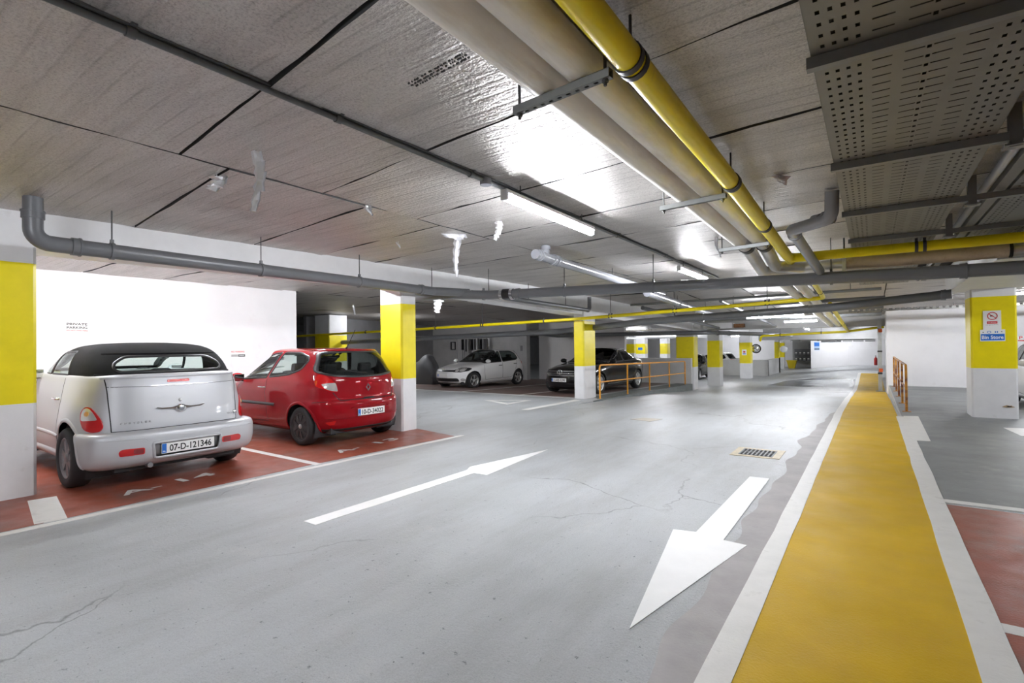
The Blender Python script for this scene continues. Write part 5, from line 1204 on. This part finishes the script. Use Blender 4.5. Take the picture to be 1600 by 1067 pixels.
# --- red hatchback
def red():
    car = thing('hatchback_car', 'red three door hatchback parked beside the yellow pillar', 'car', (-7.25, 5.42, 0), PI - .015, local=True)
    B = [(0, .52, .42, .26, .035), (2.575, .52, .42, .26, .035)]
    K = [(.19, 3.1, -.50, .72, 7, 8, 3), (.25, 3.22, -.60, .79, 7, 8, 2.9), (.36, 3.31, -.655, .825, 7, 8, 2.8), (.48, 3.34, -.675, .835, 6, 8, 2.8), (.60, 3.32, -.675, .838, 6, 8, 2.7), (.69, 3.24, -.655, .838, 6, 8, 2.7), (.715, 3.2, -.625, .838, 6, 8, 2.7), (.80, 3.02, -.612, .838, 5.5, 8, 2.7), (.90, 2.55, -.605, .83, 5, 8, 2.7), (1.00, 2.10, -.595, .815, 5, 7.5, 2.7),
         (1.08, 1.86, -.565, .79, 5, 7.5, 2.8), (1.20, 1.57, -.51, .745, 5, 7, 2.8), (1.32, 1.27, -.445, .70, 5, 7, 2.8), (1.41, 1.0, -.385, .655, 5, 7, 2.7), (1.46, .80, -.345, .61, 5, 7, 2.6), (1.49, .55, -.18, .50, 4.5, 5, 2.4), (1.508, .30, .02, .30, 4, 4, 2.2)]
    sh = Shell(K, 1.1, B); R = .298; ar = .345
    rw = rounded([(-.58, 1.085), (-.695, 1.135), (-.68, 1.19), (-.57, 1.43), (-.3, 1.447), (.3, 1.447), (.57, 1.43), (.68, 1.19), (.695, 1.135), (.58, 1.085), (.25, 1.055), (-.25, 1.055)], .05)
    dw = rounded([(1.95, .985), (1.0, 1.03), (.78, 1.44), (.96, 1.43), (1.26, 1.34), (1.60, 1.19)], .03)
    qw = rounded([(.93, 1.04), (.70, 1.445), (.25, 1.435), (.0, 1.37), (-.03, 1.31), (.09, 1.17), (.35, 1.095)], .05)
    ws = rounded([(-.70, 1.03), (-.54, 1.42), (.54, 1.42), (.70, 1.03)], .06)
    op = [(s, circle(x, R + .01, ar)) for s in 'LR' for x in (0, 2.575)] + [('B', rw), ('F', ws)] + [(s, p) for s in 'LR' for p in (dw, qw)]
    sh.mesh(op).build('body', M['redcar'], car)
    arches(car, sh, (0, 2.575), R + .01, ar, M['redcar'], .82, M['dark'])
    for x in (0, 2.575):
        for s in (-1, 1): wheel(car, x, s * .735, R, .19, M['cover'], 'cover')
    sh.patch('B', rw, .002).build('rear_window', M['glass_dark'], car); sh.patch('F', ws, .001).build('windscreen', M['glass'], car)
    m = MB(); sh.ribbon('B', rw, .036, .004, True, mb=m); sh.ribbon('F', ws, .05, .004, True, mb=m)
    for s in 'LR':
        for p in (dw, qw): sh.ribbon(s, p, .032, .004, True, mb=m)
        sh.patch(s, dw, .001).build('door_window', M['glass'], car); sh.patch(s, qw, .001).build('quarter_window', M['glass'], car)
    m.build('window_seal', M['black'], car)
    interior(car, -.20, 1.95, .70, .30, 1.0, [(1.05, .36, .5), (1.05, -.36, .5), (.2, 0, 1.15)], -.36)
    m = MB()
    for s in 'LR':
        sh.ribbon(s, [(.97, 1.02), (1.0, .80), (.98, .55), (.92, .32)], .008, .0015, mb=m, rise=.0005); sh.ribbon(s, [(1.85, .97), (1.92, .80), (1.90, .40), (1.80, .30)], .008, .0015, mb=m, rise=.0005); sh.ribbon(s, [(1.80, .30), (.92, .32)], .008, .0015, mb=m, rise=.0005)
        sh.ribbon(s, [(-.30, .68), (-.50, .69)], .007, .0015, mb=m, rise=.0005)
    sh.ribbon('B', [(.585, .82), (.50, .70), (-.50, .70), (-.585, .82)], .012, .0015, mb=m, rise=.0005)
    m.build('shut_line', M['gap'], car)
    for s in (1, -1):
        sd = 'BL' if s > 0 else 'BR'
        q = [(.267, 1.10), (.15, 1.074), (.056, 1.003), (.005, .933), (-.024, .826), (.094, .844), (.225, .893), (.312, .925), (.323, 1.0), (.305, 1.07)]
        m = MB(); sh.patch(sd, rounded(q, .03), .008, .018, .02, mb=m); t = m.build('tail_light', M['lamp_red'], car)
        q = [(.224, .954), (.122, .967), (.022, .970), (.0, .918), (-.015, .838), (.079, .852), (.166, .888)]
        m = MB(); sh.patch(sd, rounded(q, .02), .012, .018, .016, mb=m); m.build('reversing_lens', M['lamp_clear'], t)
        m = MB(); sh.patch(sd, rounded([(.16, .375), (.0, .40), (.03, .335), (.10, .33)], .01), .004, .02, mb=m); m.build('fog_reflector', M['lamp_red'], car)
    plate(car, (sh.hit('B', (0, .50))[0].x - .012, 0, .50), (0, -1, 0), (0, 0, 1), '10-D-34022')
    m = MB(); sh.ribbon('B', [(-.36, .565), (-.31, .585), (.31, .585), (.36, .565)], .02, .006, mb=m, rise=.012); sh.ribbon('B', [(-.70, .43), (.70, .43)], .014, .003, mb=m, rise=.010); m.build('bumper_crease', M['redcar'], car)
    m = MB(); sh.ribbon('B', [(-.72, .245), (.72, .245)], .05, .002, mb=m); m.build('bumper_skirt', M['black'], car)
    # lozenge emblem
    Fb = frame((sh.hit('B', (0, .875))[0].x - .003, 0, .875), (0, -1, 0), (0, 0, 1)); m = MB()
    o_, i_ = [(0, .062), (.046, 0), (0, -.062), (-.046, 0)], [(0, .034), (.024, 0), (0, -.034), (-.024, 0)]
    vs = [Fb @ V((*p, .0)) for p in o_] + [Fb @ V((p[0] * .8, p[1] * .8, .014)) for p in o_] + [Fb @ V((*p, .004)) for p in i_]
    m.add(vs, [(k, (k + 1) % 4, 4 + (k + 1) % 4, 4 + k) for k in range(4)] + [(4 + k, 4 + (k + 1) % 4, 8 + (k + 1) % 4, 8 + k) for k in range(4)] ); m.build('emblem', M['alloy_dark'], car)
    m = MB(); sh.patch('B', rounded([(-.10, .705), (-.10, .722), (.10, .722), (.10, .705)], .006), .004, mb=m); m.build('tailgate_catch', M['black'], car)
    m = MB(); m.tube([(-.08, .04, 1.49), (-.13, .04, 1.52)], .014, 8); m.tube([(-.13, .04, 1.515), (-.34, .04, 1.80)], .005, 6); m.build('aerial', M['black'], car)
    m = MB(); sh.ribbon('B', [(-.58, 1.466), (.58, 1.466)], .026, .008, mb=m, rise=.012); m.build('roof_spoiler', M['redcar'], car)
    m = MB(); sh.ribbon('B', [(.0, 1.10), (.18, 1.115), (.42, 1.16)], .014, .014, mb=m, rise=.006); m.build('wiper', M['black'], car)
    for s in 'LR':
        handle(car, sh, s, 1.08, .87, M['chrome']); m = MB(); sh.ribbon(s, [(.70, .60), (2.0, .60)], .05, .006, mb=m, rise=.012); m.build('side_moulding', M['black'], car)
    side_mirror(car, 1.78, .80, 1.02, M['redcar'], 1); side_mirror(car, 1.78, -.80, 1.02, M['redcar'], -1)
    m = MB(); m.bx(-.5, 3.1, -.62, .62, .19, .28); m.build('underbody', M['dark'], car)
    # things seen through the rear window
    m = MB(); m.bx(-.42, .0, -.62, .62, .98, 1.0); m.build('parcel_shelf', M['trim'], car)
red()

# --- cars seen from the front
def roundel(car, o, r, mat):
    F = frame(o, (0, 1, 0), (-.15, 0, 1)); m = MB()
    m.tube([F @ V((r * math.cos(TAU * k / 24), r * math.sin(TAU * k / 24), .004)) for k in range(25)], r * .09, 6)
    for a, b in (((-.42, .86), (0, .12)), ((0, .12), (.42, .86)), ((-.86, .35), (-.36, -.78)), ((-.36, -.78), (0, .0)), ((0, 0), (.36, -.78)), ((.36, -.78), (.86, .35))):
        m.tube([F @ V((a[0] * r, a[1] * r, .004)), F @ V((b[0] * r, b[1] * r, .004))], r * .08, 6)
    m.build('emblem', mat, car)
def front_car(name, label, loc, rz, K, B, wb, R, W, ar, dw, qw, rw, ws, paint, glassm, rims, kind, xc, hw, text, spec, ds=.035, roof_dark=False):
    car = thing(name, label, 'car', loc, rz, local=True)
    sh = Shell(K, xc, B, ds=ds, dz=.03)
    op = [(s, circle(x, R + .01, ar)) for s in 'LR' for x in (0, wb)] + [('B', rw), ('F', ws)] + [(s, p) for s in 'LR' for p in (dw, qw)]
    sh.mesh(op).build('body', paint, car)
    arches(car, sh, (0, wb), R + .01, ar, paint, hw - .02, M['dark'])
    for x in (0, wb):
        for s in (-1, 1): wheel(car, x, s * (hw - .115), R, .20, rims, kind, 28)
    sh.patch('B', rw, .002, .05).build('rear_window', glassm, car); sh.patch('F', ws, .002, .05).build('windscreen', glassm, car)
    m = MB(); sh.ribbon('B', rw, .05, .004, True, mb=m); sh.ribbon('F', ws, .05, .004, True, mb=m)
    for s in 'LR':
        for p in (dw, qw): sh.ribbon(s, p, .04, .004, True, mb=m)
        sh.patch(s, dw, .002, .05).build('front_door_window', glassm, car); sh.patch(s, qw, .002, .05).build('rear_door_window', glassm, car)
    m.build('window_seal', spec.get('seal', M['black']), car)
    interior(car, -.4, wb - .75, hw - .14, .32, .95, [(1.2, .36, .5), (1.2, -.36, .5), (.3, 0, 1.2)], -.36)
    m = MB()
    for s in 'LR':
        for ln in spec['gaps']: sh.ribbon(s, ln, .010, .002, mb=m, rise=.0005)
    m.build('shut_line', M['gap'], car)
    m = MB(); sh.patch('F', spec['grille'], .004, .04, mb=m); g = m.build('grille', M['black'], car)
    m = MB()
    for z in spec['bars']: sh.ribbon('F', [(-spec['gw'], z), (spec['gw'], z)], .014, .010, mb=m, rise=.006)
    if spec['bars']: m.build('grille_bar', M['chrome'], g)
    m = MB(); sh.patch('F', spec['intake'], .004, .04, mb=m); m.build('air_intake', M['black'], car)
    if spec.get('lip'):
        m = MB(); sh.ribbon('F', spec['lip'], .02, .004, mb=m, rise=.012); m.build('bumper_lip', paint, car)
    for s in (1, -1):
        sd = 'L' if s > 0 else 'R'
        q = [(s * a, b) for a, b in spec['head']]; m = MB(); sh.patch('F', rounded(q[::s], .03), .006, .03, .02, mb=m); h = m.build('headlight', M['black'], car)
        m = MB(); sh.patch(sd, rounded(spec['headside'], .03), .006, .03, .02, mb=m); m.build('side_lens', M['lamp_clear'], h)
        for a, b, r in spec['bulbs']:
            m = MB(); sh.patch('F', circle(s * a, b, r, n=16), .012, .02, .012, mb=m); m.build('reflector', M['lamp_clear'], h)
        a, b, r = spec['fog']; m = MB(); sh.patch('F', circle(s * a, b, r, n=14), .010, .02, .012, mb=m); m.build('fog_light', M['lamp_clear'], car)
        m = MB(); sh.patch(sd, rounded(spec['tail'], .03), .006, .03, .02, mb=m); m.build('tail_light', M['lamp_red'], car)
        for x in spec['handles']: handle(car, sh, sd, x[0], x[1], spec.get('handle', paint))
        side_mirror(car, spec['mirror'][0], s * spec['mirror'][1], spec['mirror'][2], paint, s)
    roundel(car, sh.hit('F', (0, spec['badge'][0]), .012)[0], spec['badge'][1], M['chrome'])
    if text: plate(car, sh.hit('F', (0, spec['plate']), .014)[0], (0, 1, 0), (0, 0, 1), text)
    for f in spec.get('extra', ()): f(car, sh)
    m = MB(); m.bx(-.5, wb + .5, -hw + .2, hw - .2, .18, .28); m.build('underbody', M['dark'], car)
    return car
GK = [(.17, 3.1, -.50, .74, 6, 7, 3), (.24, 3.30, -.62, .82, 5, 7, 2.8), (.36, 3.40, -.72, .865, 4.6, 7, 2.7), (.50, 3.42, -.75, .88, 4.5, 7, 2.7), (.62, 3.40, -.74, .885, 4.5, 7, 2.7), (.72, 3.33, -.71, .885, 4.5, 7, 2.7), (.80, 3.12, -.70, .88, 4.5, 7, 2.7), (.88, 2.72, -.69, .87, 4.5, 7, 2.7), (.96, 2.15, -.67, .85, 4.5, 7, 2.7),
      (1.03, 1.92, -.62, .82, 4.5, 6, 2.7), (1.15, 1.66, -.53, .775, 4.5, 6, 2.7), (1.28, 1.36, -.43, .72, 4.5, 6, 2.7), (1.38, 1.08, -.34, .665, 4.5, 6, 2.6), (1.435, .85, -.26, .60, 4.5, 6, 2.5), (1.465, .55, -.08, .48, 4.5, 5, 2.4), (1.48, .30, .10, .28, 4, 4, 2.2)]
GW = dict(dw=rounded([(1.98, .955), (1.02, .985), (1.02, 1.395), (1.25, 1.345), (1.55, 1.22)], .04), qw=rounded([(.95, .985), (.10, 1.04), (-.10, 1.10), (.02, 1.30), (.30, 1.395), (.95, 1.40)], .06),
          rw=rounded([(-.66, 1.06), (-.56, 1.39), (.56, 1.39), (.66, 1.06)], .06), ws=rounded([(-.72, 1.0), (-.56, 1.41), (.56, 1.41), (.72, 1.0)], .06))
GS = dict(gaps=[[(.98, 1.40), (.98, .95), (.98, .35)], [(2.02, .95), (2.05, .6), (1.98, .32)], [(1.98, .32), (.98, .34)], [(.02, 1.05), (.15, .75), (.35, .45), (.45, .34)], [(.45, .34), (.98, .34)]],
          grille=rounded([(-.52, .655), (-.52, .725), (.52, .725), (.52, .655)], .02), bars=[], gw=.5, intake=rounded([(-.62, .29), (-.60, .42), (.60, .42), (.62, .29)], .05), lip=[(-.68, .245), (.68, .245)],
          head=[(.44, .645), (.44, .725), (.60, .785), (.74, .80), (.82, .76), (.80, .68), (.66, .635)], headside=[(3.16, .655), (3.12, .77), (2.93, .82), (2.80, .815), (2.92, .72)], bulbs=[(.55, .70, .05), (.68, .715, .055)], fog=(.70, .36, .05),
          tail=[(-.30, .86), (-.28, 1.0), (-.45, 1.01), (-.66, .98), (-.67, .87)], handles=[(1.12, .84), (.20, .88)], mirror=(1.86, .80, 1.02), badge=(.70, .065), plate=.52)
wg = front_car('hatchback_car', 'white five door hatchback parked nose out by the dim back wall', (-12.95, 17.7, -.085), -PI / 2 - .09, GK, [(0, .5, .42, .26, .03), (2.578, .5, .42, .26, .03)], 2.578, .316, .2, .36, GW['dw'], GW['qw'], GW['rw'], GW['ws'], M['whitecar'], M['glass_dark'], M['alloy'], 'double', 1.2, .885, ' ', GS)
PK = [(.16, 3.3, -.70, .78, 6, 7, 3), (.24, 3.52, -.92, .86, 5, 6, 2.8), (.36, 3.62, -1.05, .90, 4.2, 6, 2.7), (.50, 3.66, -1.10, .918, 4, 5, 2.7), (.62, 3.64, -1.12, .922, 4, 5, 2.7), (.74, 3.55, -1.13, .92, 4, 5, 2.7), (.82, 3.25, -1.12, .912, 4.2, 5, 2.7), (.89, 2.75, -1.10, .90, 4.5, 5, 2.7), (.95, 2.15, -1.06, .88, 4.5, 5, 2.7), (.985, 1.98, -.92, .86, 4.5, 5, 2.7),
      (1.02, 1.86, -.66, .84, 4.5, 5, 2.6), (1.12, 1.60, -.27, .79, 4.5, 5, 2.6), (1.24, 1.26, -.05, .73, 4.5, 4.5, 2.6), (1.33, .92, .12, .67, 4.5, 4.5, 2.5), (1.38, .78, .28, .58, 4.5, 4.5, 2.4), (1.405, .66, .40, .42, 4, 4, 2.3), (1.415, .62, .45, .2, 4, 4, 2.2)]
PS = dict(gaps=[[(1.02, 1.3), (1.05, .95), (1.0, .34)], [(2.08, .93), (2.12, .6), (2.02, .32)], [(2.02, .32), (1.0, .34)], [(.05, .98), (.2, .72), (.42, .42), (.48, .34)], [(.48, .34), (1.0, .34)]],
          grille=rounded([(-.50, .58), (-.52, .745), (.52, .745), (.50, .58)], .03), bars=[.60, .665, .73], gw=.5, intake=rounded([(-.66, .26), (-.64, .37), (.64, .37), (.66, .26)], .04), lip=[(-.72, .22), (.72, .22)],
          head=[(.53, .615), (.53, .74), (.66, .80), (.80, .815), (.84, .74), (.76, .65)], headside=[(3.25, .66), (3.2, .80), (2.98, .845), (2.86, .83), (3.0, .73)], bulbs=[(.62, .69, .05), (.74, .73, .045)], fog=(.76, .36, .05),
          tail=[(-.60, .78), (-.58, .92), (-.80, .94), (-.96, .90), (-.97, .78)], handles=[(1.18, .86), (.25, .89)], mirror=(1.92, .83, 1.0), badge=(.68, .085), plate=.47, handle=M['chrome'], seal=M['black'],
          extra=[lambda car, sh: [sh.ribbon(s, [(1.95, .985), (1.5, 1.215), (1.05, 1.345), (.55, 1.365), (.20, 1.27), (-.08, 1.09), (-.13, 1.0)], .034, .008, rise=.006).build('chrome_trim', M['chrome'], car) for s in 'LR'] and None,
                 lambda car, sh: [sh.ribbon(s, [(.42, .30), (2.2, .30)], .02, .006, rise=.006).build('chrome_trim', M['chrome'], car) for s in 'LR'] and None])
pc = front_car('saloon_car', 'black saloon with chrome grille, parked behind the pillar and railing', (-7.90, 17.9, -.065), -PI / 2 - .055, PK, [(0, .5, .45, .27, .03), (2.71, .5, .45, .27, .03)], 2.711, .325, .2, .37,
          rounded([(1.93, .975), (1.06, .99), (1.06, 1.315), (1.25, 1.27), (1.55, 1.17)], .04), rounded([(1.0, .99), (-.08, 1.0), (-.04, 1.09), (.20, 1.235), (.55, 1.33), (1.0, 1.325)], .05),
          rounded([(-.62, 1.04), (-.52, 1.28), (.52, 1.28), (.62, 1.04)], .06), rounded([(-.74, 1.0), (-.56, 1.34), (.56, 1.34), (.74, 1.0)], .06), M['blackcar'], M['glass_deep'], M['alloy'], 'seven', 1.25, .922, '11-KE-5290', PS)
pc.scale = (1.04, 1.04, 1.04)
# far cars: the same kinds of car, in other paint
front_car('hatchback_car', 'dark car facing out in the gap between two far white pillars', (-9.3, 33.6, -.6), -PI / 2 + .05, GK, [(0, .5, .42, .26, .03), (2.578, .5, .42, .26, .03)], 2.578, .316, .2, .36, GW['dw'], GW['qw'], GW['rw'], GW['ws'], M['blackcar'], M['glass_deep'], M['alloy'], 'double', 1.2, .885, '', GS, .08)
front_car('hatchback_car', 'white car parked behind the low grey panel wall', (-8.6, 39.2, -.6), PI, GK, [(0, .5, .42, .26, .03), (2.578, .5, .42, .26, .03)], 2.578, .316, .2, .36, GW['dw'], GW['qw'], GW['rw'], GW['ws'], M['whitecar'], M['glass_deep'], M['alloy'], 'double', 1.2, .885, '', GS, .08)
front_car('hatchback_car', 'white car cut by the right edge beside the sign pillar', (3.56, 17.2, 0), -PI / 2, GK, [(0, .5, .42, .26, .03), (2.578, .5, .42, .26, .03)], 2.578, .316, .2, .36, GW['dw'], GW['qw'], GW['rw'], GW['ws'], M['whitecar'], M['glass_dark'], M['alloy'], 'double', 1.2, .885, '', GS, .06)

# covered motorbike in the dim corner
t = thing('covered_motorbike', 'dark sheet draped over a motorbike in the dim left corner', 'motorbike cover', (-16.0, 16.0, -.06))
m = MB(); nx, nt_ = 26, 22; vs = []
prof = pchip([0, .15, .3, .5, .66, .75, .85, .95, 1], [.42, .70, .85, 1.0, 1.22, 1.26, 1.05, .82, .5])
for i in range(nx + 1):
    u = i / nx; h = prof(u); w = .30 + .16 * math.sin(PI * u)
    for j in range(nt_ + 1):
        a = PI * j / nt_; c = math.cos(a); s_ = math.sin(a)
        y = w * math.copysign(abs(c) ** .8, c) * (1 + .10 * math.sin(9 * u + 5 * a)); z = h * s_ ** .55 if s_ > 1e-6 else 0
        vs.append((-16.95 + u * 2.0 + .03 * math.sin(7 * a), 16.0 + y - .25 * u, -.06 + z))
m.add(vs, [(i * (nt_ + 1) + j, i * (nt_ + 1) + j + 1, (i + 1) * (nt_ + 1) + j + 1, (i + 1) * (nt_ + 1) + j) for i in range(nx) for j in range(nt_)], 0, True)
m.add([vs[j] for j in range(nt_ + 1)], [tuple(range(nt_ + 1))]); m.add([vs[nx * (nt_ + 1) + j] for j in range(nt_ + 1)], [tuple(range(nt_ + 1))[::-1]])
m.build('cover', pm('dark_grey_sheet', (.07, .07, .075), .6, bump=.4, bs=6), t)
for x in (-16.5, -15.3):
    m = MB(); m.lathe([(.2, -.06), (.29, -.06), (.31, 0), (.29, .06), (.2, .06)], frame((x, 15.95, .25), (1, 0, 0), (0, 0, 1)), 24); m.build('wheel', M['tyre'], t)
# ------------------------------------------------------------------ camera, world, exposure
cam = bpy.data.cameras.new('camera'); co = bpy.data.objects.new('camera', cam); COL.objects.link(co)
cam.sensor_width = 36; cam.lens = 18; cam.clip_start = .05; cam.clip_end = 200
ya, pt, ro = math.radians(35.1), math.radians(.55), math.radians(.65)
fw = V((-math.sin(ya) * math.cos(pt), math.cos(ya) * math.cos(pt), math.sin(pt)))
rt = V((math.cos(ya), math.sin(ya), 0)); up = rt.cross(fw)
r = rt * math.cos(ro) - up * math.sin(ro); u = up * math.cos(ro) + rt * math.sin(ro)
co.matrix_world = Matrix(((r.x, u.x, -fw.x, 0), (r.y, u.y, -fw.y, 0), (r.z, u.z, -fw.z, EYE), (0, 0, 0, 1)))
sc.camera = co
w = bpy.data.worlds.new('world'); sc.world = w; w.use_nodes = True
w.node_tree.nodes['Background'].inputs[0].default_value = (.9, .93, 1, 1); w.node_tree.nodes['Background'].inputs[1].default_value = .01
sc.view_settings.view_transform = 'Standard'; sc.view_settings.look = 'None'; sc.view_settings.gamma = 1
sc.view_settings.use_curve_mapping = False
sc.view_settings.exposure = 1.62
sc.cycles.use_denoising = True
sc.cycles.max_bounces = 8; sc.cycles.diffuse_bounces = 4; sc.cycles.glossy_bounces = 4; sc.cycles.transparent_max_bounces = 12
sc.cycles.sample_clamp_indirect = 6
